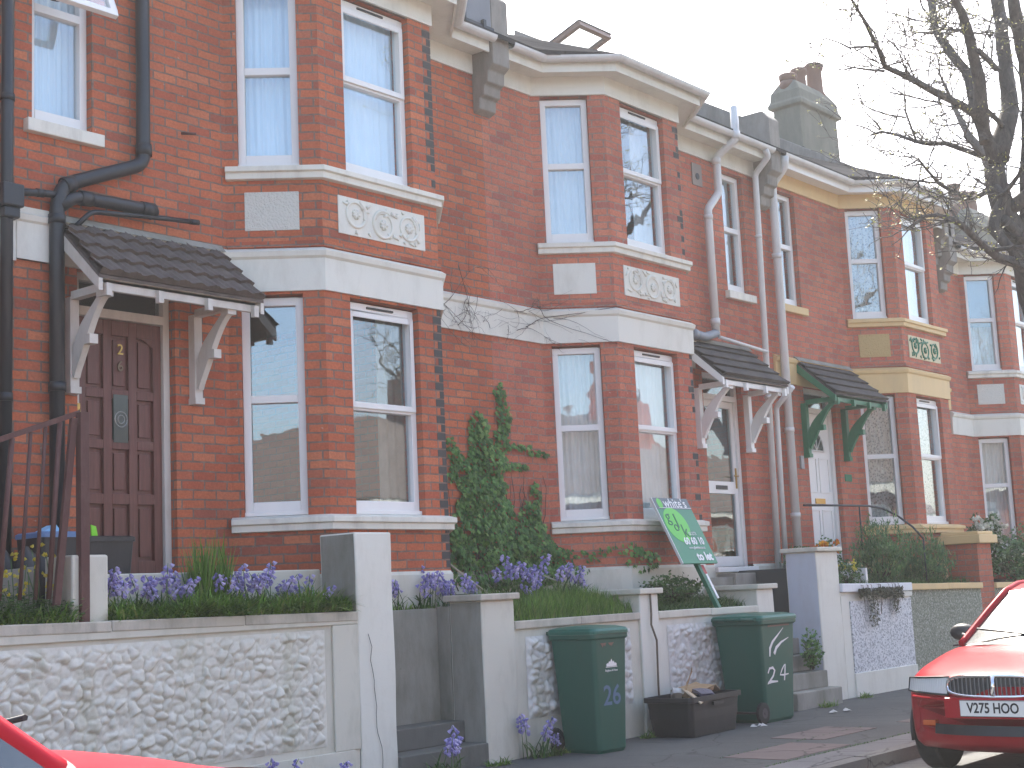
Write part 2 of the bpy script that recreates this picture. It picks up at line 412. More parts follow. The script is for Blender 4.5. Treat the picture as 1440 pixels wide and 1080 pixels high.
        for a, b, c, e in ops:
            edge(a, c, a, e, True); edge(b, c, b, e, False); edge(a, c, b, c, False); edge(a, e, b, e, True)

IDENT = Matrix.Identity(4)
WM = {}
def fin(name, b, m, parent=None, bevel=0, smooth=None, normals=False, merge=0):
    bm = b.bm if isinstance(b, B) else b
    if merge: bmesh.ops.remove_doubles(bm, verts=bm.verts, dist=merge)
    if normals: bmesh.ops.recalc_face_normals(bm, faces=bm.faces)
    if bevel: 
        bmesh.ops.remove_doubles(bm, verts=bm.verts, dist=1e-5)
        bmesh.ops.bevel(bm, geom=[e for e in bm.edges if len(e.link_faces) == 2 and e.calc_face_angle(0) > .5], offset=bevel, segments=2, profile=.5, affect='EDGES')
    me = bpy.data.meshes.new(name)
    off = Vector((0, 0, 0))
    if parent is None and len(bm.verts):
        xs = [v.co for v in bm.verts]
        off = Vector(((min(v.x for v in xs) + max(v.x for v in xs)) / 2, (min(v.y for v in xs) + max(v.y for v in xs)) / 2, min(v.z for v in xs)))
        for v in bm.verts: v.co -= off
    bm.to_mesh(me); bm.free()
    if smooth is not None:
        for p in me.polygons: p.use_smooth = smooth
    for q in (m if isinstance(m, (list, tuple)) else [m]): me.materials.append(q)
    o = bpy.data.objects.new(name, me); COL.objects.link(o)
    o.location = off; WM[o.name] = Matrix.Translation(off)
    if parent is not None:
        o.parent = parent; o.matrix_parent_inverse = WM[parent.name].inverted(); WM[o.name] = IDENT.copy()
        # keep the mesh in world coordinates: basis is identity
        o.location = (0, 0, 0)
    return o
def tag(o, label=None, cat=None, group=None, kind=None):
    if label: o['label'] = label
    if cat: o['category'] = cat
    if group: o['group'] = group
    if kind: o['kind'] = kind
    return o
def root(name, label, cat, loc=(0, 0, 0), group=None):
    o = bpy.data.objects.new(name, None); COL.objects.link(o); o.location = loc; o.empty_display_size = .2
    WM[o.name] = Matrix.Translation(loc)
    return tag(o, label, cat, group)
def dup(r, mtx, label=None, group=None):
    def cp(o, parent):
        c = o.copy(); COL.objects.link(c)
        if parent: c.parent = parent; c.matrix_parent_inverse = o.matrix_parent_inverse.copy()
        for ch in list(o.children): cp(ch, c)
        return c
    c = cp(r, None); c.matrix_basis = mtx
    if label: c['label'] = label
    if group: c['group'] = group
    return c
def text(s, size, m, name, parent, mtx, depth=.002, align='CENTER', shear=0, bold=0, sx=1):
    cu = bpy.data.curves.new(name, 'FONT'); cu.body = s; cu.size = size; cu.align_x = align; cu.align_y = 'CENTER'
    cu.extrude = depth; cu.shear = shear; cu.offset = bold; cu.resolution_u = 3
    to = bpy.data.objects.new('tmp', cu); COL.objects.link(to)
    dg = bpy.context.evaluated_depsgraph_get(); me = bpy.data.meshes.new_from_object(to.evaluated_get(dg))
    bpy.data.objects.remove(to); me.transform(mtx @ Matrix.Diagonal((sx, 1, 1, 1))); me.materials.clear(); me.materials.append(m)
    o = bpy.data.objects.new(name, me); COL.objects.link(o); WM[o.name] = IDENT.copy()
    if parent is not None: o.parent = parent; o.matrix_parent_inverse = WM[parent.name].inverted()
    return o
def frame_mtx(origin, ex, ey):
    ex = Vector(ex).normalized(); ey = Vector(ey); ey = (ey - ex * ey.dot(ex)).normalized(); ez = ex.cross(ey)
    m = Matrix((ex, ey, ez)).transposed().to_4x4(); m.translation = Vector(origin); return m
# ------------------------------------------------------------------ houses
W = 5.563; E0 = .815; BW = 2.514; Q = .55; PP = .567
FL = math.hypot(Q, PP)
A1, A2 = .098, .611      # window edges along a splayed side, measured from the wall
CF = .291                # brick pier width beside the front window
ZL0, ZL1, ZU0, ZU1 = .03, 1.82, 2.95, 4.53

def curtain(parent, Pa, d, n, u0, u1, z0, z1, off, m, name='curtain', waves=9, amp=.018):
    b = B()
    nu = 40
    ph = R() * 6
    def fn(i, j):
        u = u0 + (u1 - u0) * i; w = math.sin(i * waves * 2 * PI + ph + .6 * math.sin(j * 3)) * amp * (.6 + .4 * j) + math.sin(i * waves * .37 * 2 * PI) * amp * .6
        return (Pa.x + d.x * u + n.x * (off + w), Pa.y + d.y * u + n.y * (off + w), z0 + (z1 - z0) * j)
    b.grid(fn, nu, 6)
    return fin(name, b, m, parent)

def window(house, Pa, Pb, u0, u1, z0, z1, dz, style='two', cm=CURT_NET, glass=GLASS, frame=UPVC, inset=.07, mid=.5, curt='full', vent=False, lab=None, sash=False, cdepth=.1):
    Pa = Vector(Pa); Pb = Vector(Pb); d = (Pb - Pa).normalized(); n = Vector((d.y, -d.x))
    b = B()
    def bx(ua, ub, za, zb, na, nb):
        o = Vector((Pa.x + d.x * ua + n.x * na, Pa.y + d.y * ua + n.y * na, za + dz))
        b.obox(o, (d.x * (ub - ua), d.y * (ub - ua), 0), (n.x * (nb - na), n.y * (nb - na), 0), (0, 0, zb - za))
    f = .064; i0 = -inset - .07; i1 = -inset
    zb = z0 + .1         # deep bottom cill of the frame
    zm = zb + (z1 - zb) * mid
    e = .0015
    bx(u0 + e, u0 + f, z0, z1 - e, i0, i1); bx(u1 - f, u1 - e, z0, z1 - e, i0, i1)
    bx(u0 + f, u1 - f, z1 - f, z1 - e, i0, i1)
    bx(u0 + f, u1 - f, z0 + .02, zb, i0, i1 + .004); bx(u0 - .0, u1 + .0, z0 - .015, z0 + .02, i0, i1 + .03)
    bx(u0 + f, u1 - f, zm - .032, zm + .032, i0, i1 + .003)
    if sash:       # opening upper light: a second, prouder frame
        g = .05
        for q in ((u0 + .02, u0 + .02 + g, zm - .01, z1 - .075), (u1 - .02 - g, u1 - .02, zm - .01, z1 - .075), (u0 + .02 + g, u1 - .02 - g, z1 - .125, z1 - .075), (u0 + .02 + g, u1 - .02 - g, zm - .01, zm + .04)):
            bx(*q, i1 + .004, i1 + .022)
    w = fin('window', b, frame, house, bevel=.004)
    if lab: w['label'] = lab
    b = B()
    def gl(za, zb):
        bx(u0 + f - .01, u1 - f + .01, za, zb, -inset - .045, -inset - .04)
    gl(zb - .01, zm - .022); 
    if style != 'open': gl(zm + .022, z1 - f + .01)
    fin('pane', b, glass, w)
    if vent:
        b = B(); c = (u0 + u1) / 2; bx(c - .16, c + .16, z1 - .04, z1 - .022, i1 + (.0), i1 + .012); fin('trickle_vent', b, DARKTRIM, w)
    if curt == 'full': curtain(w, Pa, d, n, u0, u1, z0 + dz, z1 + dz, -inset - .07 - cdepth, cm)
    elif curt == 'sides':
        k = (u1 - u0)
        curtain(w, Pa, d, n, u0, u0 + k * .3, z0 + dz, z1 + dz, -inset - .14 - cdepth, cm, waves=4)
        curtain(w, Pa, d, n, u1 - k * .28, u1 + .1, z0 + dz, z1 + dz, -inset - .14 - cdepth, cm, waves=4)
    elif curt == 'right': curtain(w, Pa, d, n, u1 - (u1 - u0) * .3, u1 + .2, z0 + dz, z1 + dz, -inset - .14 - cdepth, cm, waves=4)
    elif curt == 'blind':
        curtain(w, Pa, d, n, u0, u1, zm + dz - .1, z1 + dz, -inset - .1, BLIND, 'roller_blind', waves=0, amp=0)
        curtain(w, Pa, d, n, u0, u1, z0 + dz, zm + dz + .1, -inset - .2, cm, waves=11)
    return w

def bracket(parent, x, m, dz=0, tip=-.47):
    """timber gallows bracket: wall post, arm and S-curved brace"""
    b = B(); w = .075
    b.box(x - w / 2, x + w / 2, -.075, 0, .92 + dz, 1.62 + dz)
    b.box(x - w / 2 - .008, x + w / 2 + .008, -.09, 0, .9 + dz, .95 + dz)
    b.box(x - w / 2 + .004, x + w / 2 - .004, tip, -.075, 1.6 + dz, 1.66 + dz)
    b.box(x - w / 2 - .004, x + w / 2 + .004, tip - .03, tip + .06, 1.56 + dz, 1.625 + dz)
    # S brace
    top = []; bot = []
    for i in range(13):
        t = i / 12
        y = -.08 - (abs(tip) - .1) * (t ** 1.35 * .55 + (1 - (1 - t) ** 2) * .45 * t)
        z = 1.03 + .55 * (t * .62 + .38 * math.sin(t * PI / 2)) 
        th = .045 + .05 * math.sin(t * PI) 
        bulge = .05 * math.sin(t * 2 * PI)
        top.append((y + th * .5, z + th * .4 + bulge * .4)); bot.append((y - th * .5, z - th * .4 + bulge * -.5))
    pts = top + bot[::-1]
    b2 = [(x - w / 2 + .012, y, z + dz) for y, z in pts]
    b.prism(b2, (w - .024, 0, 0))
    b.box(x - w / 2 + .002, x + w / 2 - .002, -.315, -.235, 1.24 + dz, 1.31 + dz)
    return fin('bracket', b, m, parent, normals=True)

def canopy(house, x0, x1, bx0, bx1, dz, tm, wm, ribs=True, name='porch_canopy', zt=2.2, zf=1.7, yf=-.56):
    """tiled lean-to canopy over a front door"""
    b = B(); nc = 4; L = math.hypot(zt - zf, yf); 
    dy, dzz = yf / nc, (zf - zt) / nc
    nx = int((x1 - x0) / (.0188 if ribs else .15)) 
    rise = .02
    ny, nz = -dzz / math.hypot(dy, dzz) * -1, 0
    nrm = Vector((0, (zf - zt), -yf)).normalized(); nrm = Vector((0, -abs(nrm.y), abs(nrm.z)))
    for c in range(nc):
        def fn(i, j, c=c):
            x = x0 + (x1 - x0) * i
            y = -.004 + dy * (c + j); z = zt + dzz * (c + j)
            h = .012 + rise * j
            if ribs:
                k = (x - x0) / .145
                h += .022 * (.5 + .5 * math.cos(k * 2 * PI)) ** .8 + .004 * math.sin(k * PI * 7.3)
            h += .004 * noise.noise(Vector((x * 3, c * 7.1, 0)))
            return (x, y + nrm.y * h - (.012 if j == 1 else 0), z + nrm.z * h + dz)
        b.grid(fn, nx, 2, smooth=False)
        # butt edge of the course
        def fe(i, j, c=c):
            p = Vector(fn(i, 1)); q = Vector((p.x, -.004 + dy * (c + 1), zt + dzz * (c + 1) + dz)); return p.lerp(q, j)
        b.grid(fe, nx, 1, smooth=False)
    # closed underside and verge
    b.prism([(x0, 0, zt + dz - .006), (x0, yf, zf + dz - .006), (x0, yf, zf + dz - .03), (x0, 0, zt + dz - .03)], (x1 - x0, 0, 0))
    cn = tag(fin(name, b, tm, house, normals=False))
    # lead/mortar flashing along the wall
    b = B(); b.prism([(x0 - .02, -.002, zt + dz + .045), (x0 - .02, -.03, zt + dz + .04), (x0 - .02, -.085, zt + dz - .02), (x0 - .02, -.002, zt + dz + .0)], (x1 - x0 + .04, 0, 0))
    fin('flashing', b, CONC, cn, normals=True)
    # timber: front beam, barge boards, rafter ends, soffit
    b = B(); b.box(x0 + .05, x1 - .05, yf + .04, yf + .075, zf + dz - .105, zf + dz - .03)
    fin('front_beam', b, wm, cn)
    for x in (x0 - .004, x1 - .03):
        b = B(); b.prism([(x, -.002, zt + dz - .03), (x, yf - .0, zf + dz - .032), (x, yf - .0, zf + dz - .12), (x, -.002, zt + dz - .15)], (.034, 0, 0)); fin('barge_board', b, wm, cn, normals=True)
    n = 4
    for i in range(n):
        x = x0 + .06 + (x1 - x0 - .16) * i / (n - 1)
        b = B(); b.box(x, x + .045, yf - .005, yf + .04, zf + dz - .15, zf + dz - .06); fin('rafter_end', b, wm, cn)
    b = B(); b.prism([(x0 + .04, -.003, zt + dz - .033), (x0 + .04, yf + .04, zf + dz - .033 + .02), (x0 + .04, yf + .04, zf + dz - .03 - .02), (x0 + .04, -.003, zt + dz - .055)], (x1 - x0 - .08, 0, 0)); fin('soffit', b, wm, cn, normals=True)
    for x in (bx0, bx1): bracket(cn, x, wm, dz)
    return cn

def corbel(house, xp, dz, y0=-.3):
    b = B()
    pr = [(.0, 4.14), (-.09, 4.18), (-.1, 4.29), (-.155, 4.31), (-.165, 4.41), (-.215, 4.43), (-.225, 4.55), (y0, 4.6), (y0, 5.3), (y0 + .1, 5.42), (.1, 5.42), (3.9, 7.75), (3.9, 7.2), (.2, 4.9), (.0, 4.7)]
    b.prism([(xp - .13, y, z + dz) for y, z in pr], (.26, 0, 0))
    c = fin('parapet_corbel', b, CONC2, house, normals=True, bevel=.012)
    return c

def house(name, label, xp, s, dz, brick, band=P_WHITE, sillm=P_SILL, brn=UPVC, win={}, canm=(TILE, OLDWHITE, True), door='wood', gutter=WHPIPE, frieze=P_WHITE, plinth=P_CREAMW, rel='white', bandrange=(0, 5.563), corb=True, group=None, depth=8.2):
    X = lambda t: xp + s * t
    h = root(name, label, 'house', (X(W / 2), 0, GZ), group)
    lr = (lambda pts: pts if s > 0 else pts[::-1])
    bay = [(X(E0), 0), (X(E0 + Q), -PP), (X(E0 + BW - Q), -PP), (X(E0 + BW), 0)]
    bay = lr(bay)
    xl, xr = min(X(0), X(W)), max(X(0), X(W))
    # ---- brick walls
    b = B()
    Z0, Z1 = -.5 + dz, 4.62 + dz
    ops = []
    def dzop(o): return (o[0], o[1], o[2] + dz, o[3] + dz)
    # pieces of plain wall left and right of the bay
    dt0, dt1 = 3.87, 4.76; wt0, wt1 = 4.62, 5.14
    segs = []
    for a, c in ((xl, bay[0][0]), (bay[-1][0], xr)):
        o = []
        for (ta, tb, za, zb) in ((dt0, dt1, -.5, 1.86), (wt0, wt1, 2.93, 4.5)):
            xa, xb = sorted((X(ta), X(tb)))
            if xa > a and xb < c: o.append((xa - a, xb - a, za + dz, zb + dz))
        # split overlapping column ranges is handled by the grid
        b.wall((a, 0), (c, 0), Z0, Z1, o, u0=a)
    u = 0
    fops = {}
    for k, (pa, pb) in enumerate(zip(bay, bay[1:])):
        ln = math.dist(pa, pb)
        if k == 0: oa = [(A1, A2)]
        elif k == 1: oa = [(CF, ln - CF)]
        else: oa = [(ln - A2, ln - A1)]
        o = []
        for a, c in oa:
            o += [(a, c, 0 + dz, ZL1 + .02 + dz), (a, c, 2.9 + dz, ZU1 + .02 + dz)]
        fops[k] = oa[0]
        b.wall(pa, pb, Z0, Z1, o, u0=u + pa[0]); u += 0
    # side and back walls, gable to gable
    b.wall((xr, 0.23), (xr, depth), Z0, Z1 + .2, u0=0, t=.1) ; b.wall((xl + .1, depth), (xl + .1, .23), Z0, Z1 + .2, u0=0, t=.1)
    b.wall((xr, depth), (xl, depth), Z0, Z1 + .2)
    fin('wall', b, brick, h)
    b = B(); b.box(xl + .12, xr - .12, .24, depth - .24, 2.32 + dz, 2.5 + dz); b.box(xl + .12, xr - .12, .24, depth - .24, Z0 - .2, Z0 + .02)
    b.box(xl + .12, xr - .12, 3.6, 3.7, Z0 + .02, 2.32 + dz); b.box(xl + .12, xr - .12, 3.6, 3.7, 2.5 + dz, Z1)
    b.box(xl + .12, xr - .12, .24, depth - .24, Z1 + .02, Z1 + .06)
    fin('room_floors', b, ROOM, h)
    # ---- plinth
    b = B(); line = [(xl, 0)] + bay + [(xr, 0)]
    pz = [(.022, GZ - .15), (.022, -.5 + dz), (.0, -.47 + dz), (-.1, -.47 + dz), (-.1, GZ - .15)]
    cut = sorted((X(dt0), X(dt1)))
    if cut[0] > bay[-1][0]: la, lb = line[:-1] + [(cut[0], 0)], [(cut[1], 0), (xr, 0)]
    else: la, lb = [(xl, 0), (cut[0], 0)], [(cut[1], 0)] + line[1:]
    b.sweep(la, pz); b.sweep(lb, pz)
    b.box(cut[0], cut[1], -.03, .2, GZ - .1, -.5 + dz)
    fin('plinth', b, plinth, h, normals=True)
    # ---- band between storeys
    b = B()
    ext = lambda p: p
    ta, tb = bandrange
    pts = []
    ends = sorted((X(ta), X(tb)))
    full = [(ends[0], 0)] + bay + [(ends[1], 0)]
    bz = [(.0, 1.86), (.03, 1.86), (.035, 2.13), (.055, 2.15), (.065, 2.19), (.03, 2.215), (.0, 2.23)]
    if door == 'cream': bz = [(.0, 1.86), (.03, 1.86), (.03, 2.12), (.06, 2.14), (.06, 2.19), (.0, 2.2)]
    b.sweep(full, [(a, z + dz) for a, z in bz]); fin('storey_band', b, band, h, normals=True)
    # ---- sills on the bay
    ex = .05
    d0 = (Vector(bay[0]) - Vector(bay[1])).normalized() * ex; d3 = (Vector(bay[3]) - Vector(bay[2])).normalized() * ex
    sb = list(bay)
    for zt in (0, 2.93):
        b = B(); b.sweep(sb, [(-.12, zt + dz + .01), (.0, zt + dz + .01), (.075, zt + dz - .012), (.075, zt + dz - .055), (.05, zt + dz - .062), (.05, zt + dz - .115), (.0, zt + dz - .12), (-.12, zt + dz - .12)])
        fin('bay_sill', b, sillm, h, normals=True, bevel=.004)
    # ---- moulded course of bricks above the band
    b = B(); b.sweep(bay, [(.0, 2.235 + dz), (.022, 2.235 + dz), (.022, 2.285 + dz), (.0, 2.29 + dz)]); fin('brick_string_course', b, brick, h, normals=True)
    # ---- render panels under the upper windows
    for k, (pa, pb) in enumerate(zip(bay, bay[1:])):
        pa = Vector(pa); pb = Vector(pb); d = (pb - pa).normalized(); n = Vector((d.y, -d.x)); ln = (pb - pa).length
        if k == 1: a, c = ln * .5 - .53, ln * .5 + .53
        elif k == 0: a, c = .15, .60
        else: a, c = ln - .60, ln - .15
        b = B(); b.obox((pa.x + d.x * a, pa.y + d.y * a, 2.38 + dz), (d.x * (c - a), d.y * (c - a), 0), (n.x * .012, n.y * .012, 0), (0, 0, .33))
        pm = PANELC if rel == 'green' else (P_WHITE if k == 1 or s > 0 and rel == 'white' and xp == 0 else PANELR)
        if rel == 'green' and k == 1: pm = mat('pale_relief_ground', (.62, .55, .36), .8)
        pn = fin('relief_panel' if k == 1 else 'render_panel', b, pm, h, bevel=.004)
        if k == 1:
            # scrolling foliage in relief
            b = B(); st = random.Random(int(abs(xp) * 10) + (3 if s > 0 else 5))
            def PT(u, z, o): return (pa.x + d.x * (a + u) + n.x * o, pa.y + d.y * (a + u) + n.y * o, 2.38 + dz + z)
            for c0, (cu, cz, rr) in enumerate(((.2, .19, .12), (.53, .15, .125), (.85, .17, .115))):
                sg = 1 if c0 % 2 else -1
                pts = [];
                for i in range(26):
                    an = i / 25 * 2 * PI * 1.25; r2 = rr * (1 - .055 * i / 25 * 6 * .5)
                    pts.append(PT(cu + math.cos(an + sg * 1.2) * r2, min(.31, max(.02, cz + sg * math.sin(an + sg * 1.2) * r2)), .014))
                b.tube(pts, [.017 - .007 * i / 25 for i in range(26)], 6)
                for q in range(7):
                    an = q / 7 * 2 * PI; b.tube([PT(cu, cz, .018), PT(cu + math.cos(an) * .045, cz + math.sin(an) * .045, .014)], [.012, .016], 5)
            for q in range(26):
                u = st.uniform(.05, 1.0); z = st.choice([.04, .28, .06, .25]) + st.uniform(-.02, .02); an = st.uniform(0, 6.28); l2 = st.uniform(.04, .09)
                b.tube([PT(u, z, .013), PT(min(1.04, max(.02, u + math.cos(an) * l2)), min(.31, max(.02, z + math.sin(an) * l2)), .016)], [.018, .007], 5)
            fin('foliage_relief', b, GREENP if rel == 'green' else P_WHITE, pn)
    # ---- eaves: frieze, soffit, fascia, gutter
    ev = [(xl + .14, 0)] + bay + [(xr - .14, 0)]
    b = B(); b.sweep(ev, [(-.02, 4.55 + dz), (.028, 4.55 + dz), (.028, 4.752 + dz), (-.02, 4.752 + dz)]); fin('frieze', b, frieze, h, normals=True)
    b = B(); b.sweep(ev, [(-.2, 4.753 + dz), (.24, 4.753 + dz), (.24, 4.72 + dz), (.262, 4.72 + dz), (.262, 4.87 + dz), (-.2, 4.87 + dz)]); fin('fascia', b, UPVC if rel != 'white' else frieze, h, normals=True)
    b = B(); g = []
    for i in range(9):
        an = PI + i / 8 * PI; g.append((.325 + .058 * math.cos(an), 4.865 + dz + .058 * math.sin(an)))
    g2 = [(.325 + .05 * math.cos(an), 4.865 + dz + .05 * math.sin(an)) for an in [PI + i / 8 * PI for i in range(9)]][::-1]
    b.sweep(ev, g + g2, smooth=False); fin('gutter', b, gutter, h, normals=True)
    # ---- roof
    b = B(); sl = .6; ye = -.36; ze = 4.9 + dz; yr = 4.0; zr = ze + (yr - ye) * sl
    def rf(pts, th=.0):
        b.face(pts, [(p[0], math.hypot(p[1], p[2])) for p in pts])
    def slab(pts):
        b.face(pts, [(p[0], math.hypot(p[1], p[2] - ze)) for p in pts])
        lo = [(p[0], p[1], p[2] - .05) for p in pts][::-1]; b.face(lo, [(p[0], p[1]) for p in lo])
        for p, q in zip(pts, pts[1:] + pts[:1]):
            b.face([q, p, (p[0], p[1], p[2] - .05), (q[0], q[1], q[2] - .05)], [(0, 0), (1, 0), (1, .05), (0, .05)])
    slab([(xl, ye, ze), (xr, ye, ze), (xr, yr, zr), (xl, yr, zr)])
    slab([(xl, yr, zr), (xr, yr, zr), (xr, 2 * yr - ye, ze), (xl, 2 * yr - ye, ze)])
    # hipped bay roof
    def o3(off):
        out = []
        P = [Vector(q) for q in bay]
        for i in range(4):
            if i in (0, 3):
                dd = (P[1] - P[0]).normalized() if i == 0 else (P[3] - P[2]).normalized(); m = Vector((dd.y, -dd.x))
                out.append(P[i] + m * off)
            else:
                d1 = (P[i] - P[i - 1]).normalized(); d2 = (P[i + 1] - P[i]).normalized(); n1 = Vector((d1.y, -d1.x)); n2 = Vector((d2.y, -d2.x)); out.append(P[i] + (n1 + n2) / (1 + n1.dot(n2)) * off)
        return out
    o = o3(.3); yt = 1.1; zt = ze + (yt - ye) * sl
    tl = (bay[1][0], yt, zt + .01); tr = (bay[2][0], yt, zt + .01)
    e0 = (o[0].x - .35, o[0].y + .12, ze + .02); e3 = (o[3].x + .35, o[3].y + .12, ze + .02)
    slab([(o[1].x, o[1].y, ze), (o[2].x, o[2].y, ze), tr, tl])
    slab([e0, (o[1].x, o[1].y, ze), tl]); slab([(o[2].x, o[2].y, ze), e3, tr])
    fin('roof', b, SLATE, h)
    b = B(); b.tube([(xl, yr, zr + .03), (xr, yr, zr + .03)], .09, 8); fin('ridge_tiles', b, TERRA, h)
    # ---- windows
    cfg = dict(L0=(CURT_NET, 'full', GLASS, {}), L1=(CURT_NET, 'full', GLASS, {}), U0=(CURT_NET, 'full', GLASS, {}), U1=(CURT_NET, 'full', GLASS, {})); cfg.update(win)
    for st, z0, z1 in (('L', ZL0, ZL1), ('U', ZU0, ZU1)):
        for k in range(3):
            pa, pb = bay[k], bay[k + 1]; a, c = fops[k]
            cm, cu, gl, kw = cfg[st + str(min(k, 1))]
            kw = dict(kw)
            if k == 1: kw.setdefault('sash', True); kw.setdefault('vent', True)
            window(h, pa, pb, a, c, z0, z1, dz, cm=cm, curt=cu, glass=gl, frame=kw.pop('frame', UPVC), **kw)
    # window over the door
    xa, xb = sorted((X(wt0), X(wt1)))
    cm, cu, gl, kw = cfg.get('D', (CURT_NET, 'full', GLASS, {}))
    if kw.get('special'): pass
    else: window(h, (xl, 0), (xr, 0), xa - xl, xb - xl, 2.95, 4.49, dz, cm=cm, curt=cu, glass=gl, **kw)
    b = B(); b.obox((xa - .07, -.065, 2.83 + dz), (xb - xa + .14, 0, 0), (0, .15, 0), (0, 0, .1)); fin('window_sill', b, sillm if band is not P_CREAM else band, h, bevel=.008)
    h['xa'] = 0
    del h['xa']
    # ---- canopy
    c0, c1 = sorted((X(3.43), X(4.95))); b0, b1 = sorted((X(3.70), X(4.83)))
    canopy(h, c0, c1, b0, b1, dz, canm[0], canm[1], canm[2])
    if corb: corbel(h, xp, dz)
    return h, X

def door_common(h, X, dz, kind):
    a, c = sorted((X(3.87), X(4.76)))
    y = .1
    post = .062
    fm = OLDWHITE if kind == 'wood' else UPVC
    b = B()
    b.box(a + .002, a + post, y - .03, y + .07, -.5 + dz, 1.855 + dz); b.box(c - post, c - .002, y - .03, y + .07, -.5 + dz, 1.855 + dz)
    b.box(a + post, c - post, y - .03, y + .07, 1.8 + dz, 1.855 + dz)
    b.box(a + post, c - post, y - .04, y + .07, 1.53 + dz, 1.6 + dz)
    b.box(a - .02, c + .02, -.07, y + .1, -.56 + dz, -.5 + dz)
    fr = fin('door_frame', b, fm, h, bevel=.004)
    b = B(); b.box(a + post, c - post, y + .02, y + .026, 1.6 + dz, 1.8 + dz); fin('fanlight', b, GLASS_D, fr)
    x0, x1 = a + post + .002, c - post - .002; w = x1 - x0
    z0, z1 = -.49 + dz, 1.527 + dz
    if kind == 'wood':
        b = B(); b.box(x0, x1, y + .03, y + .06, z0, z1)
        # stiles and rails standing proud leave three columns of sunk panels
        st = .075; cw = (w - 4 * st) / 3
        zs = [z0, z0 + .17, z0 + .60, z0 + .68, z0 + 1.02, z0 + 1.09, z0 + 1.41, z0 + 1.48, z0 + 1.9, z1]
        for i in range(4):
            xx = x0 + i * (cw + st); b.box(xx, xx + st, y, y + .03, z0, z1)
        for i in range(3):
            xx = x0 + st + i * (cw + st)
            for k in (0, 2, 4, 6, 8):
                b.box(xx, xx + cw, y + .0005, y + .03, zs[k], zs[k + 1])
            for k in (1, 3, 5, 7):
                b.box(xx + .025, xx + cw - .025, y + .014, y + .03, zs[k] + .03, zs[k + 1] - .03)
        for i, sg in ((0, 1), (2, -1)):   # arched tops of the outer panels
            xx = x0 + st + i * (cw + st)
            pts = [(xx + (0 if sg > 0 else cw), y + .001, zs[8]), (xx + (cw if sg > 0 else 0), y + .001, zs[8])]
            arc = [(xx + (cw * t if sg > 0 else cw - cw * t), y + .001, zs[8] - .07 * (1 - t) ** 2) for t in (1, .75, .5, .25, 0)]
            b.prism([pts[0]] + arc[::-1], (0, .028, 0))
        dr = fin('door', b, DOORWOOD, h, bevel=.004)
        mc = x0 + w / 2
        b = B(); b.box(mc - cw / 2 + .012, mc + cw / 2 - .012, y - .006, y + .012, z0 + 1.07, z0 + 1.5 - .06); 
        fin('door_light', b, mat('bevelled_door_glass', (.05, .07, .065), .12), dr)
        b = B()
        for rr in (.055, .03):
            b.tube([(mc + rr * math.cos(t / 16 * 2 * PI), y - .008, z0 + 1.25 + rr * 1.1 * math.sin(t / 16 * 2 * PI)) for t in range(17)], .004, 5)
        fin('leaded_rings', b, mat('lead_came', (.4, .42, .42), .3, .8), dr)
        text('2', .115, BRASS, 'door_numeral', dr, frame_mtx((mc, y - .003, z0 + 1.79), (1, 0, 0), (0, 0, 1)), .004, bold=.001)
        text('6', .115, mat('tarnished_brass', (.2, .15, .1), .5, .6), 'door_numeral', dr, frame_mtx((mc, y - .003, z0 + 1.66), (1, 0, 0), (0, 0, 1)), .004, bold=.001)
        b = B(); b.box(a + .02, a + .05, -.02 + y - .04, y - .03, .42 + dz, .85 + dz); b.tube([(a + .035, y - .075, .8 + dz), (a + .035, y - .085, .63 + dz), (a + .035, y - .075, .47 + dz)], .009, 6)
        fin('door_handle', b, BRASS, dr)
    elif kind == 'glazed':
        b = B(); f = .075
        b.box(x0, x0 + f, y, y + .05, z0, z1); b.box(x1 - f, x1, y, y + .05, z0, z1)
        for za, zb in ((z0, z0 + .12), (z0 + .88, z0 + 1.03), (z1 - .08, z1)): b.box(x0 + f, x1 - f, y, y + .05, za, zb)
        dr = fin('door', b, UPVC, h, bevel=.004)
        b = B(); b.box(x0 + f, x1 - f, y + .02, y + .026, z0 + .12, z0 + .88); b.box(x0 + f, x1 - f, y + .02, y + .026, z0 + 1.03, z1 - .08); fin('door_glass', b, GLASS_D, dr)
        b = B(); mc = (x0 + x1) / 2; b.box(mc - .13, mc + .13, y - .008, y - .001, z0 + .93, z0 + .98); fin('letterbox', b, DARKTRIM, dr)
        b = B(); b.box(x1 - .05, x1 - .025, y - .012, y, z0 + .95, z0 + 1.2); b.tube([(x1 - .04, y - .02, z0 + 1.1), (x1 - .04, y - .045, z0 + 1.1), (x1 - .14, y - .045, z0 + 1.1)], .008, 6); fin('door_handle', b, BRASS, dr)
    else:
        b = B(); b.box(x0, x1, y + .012, y + .05, z0, z1)
        def fr2(xa, xb, za, zb, t=.014, o=.012):
            for q in ((xa, xb, za, za + t), (xa, xb, zb - t, zb), (xa, xa + t, za + t, zb - t), (xb - t, xb, za + t, zb - t)): b.box(q[0], q[1], y, y + o, q[2], q[3])
        mc = (x0 + x1) / 2
        for xa, xb in ((x0 + .07, mc - .035), (mc + .035, x1 - .07)):
            fr2(xa, xb, z0 + .15, z0 + .72); fr2(xa, xb, z0 + .95, z0 + 1.42)
        dr = fin('door', b, UPVC, h)
        b = B(); pts = [(mc + .19 * math.cos(t), y + .006, z0 + 1.52 + .24 * math.sin(t)) for t in [i / 14 * PI for i in range(15)]]
        b.prism(pts, (0, .003, 0)); fin('fan_shaped_light', b, mat('dark_fanlight_glass', (.03, .04, .04), .08), dr, normals=True)
        b = B()
        for t in (.25, .5, .75): b.tube([(mc, y, z0 + 1.52), (mc + .19 * math.cos(t * PI), y, z0 + 1.52 + .24 * math.sin(t * PI))], .007, 5)
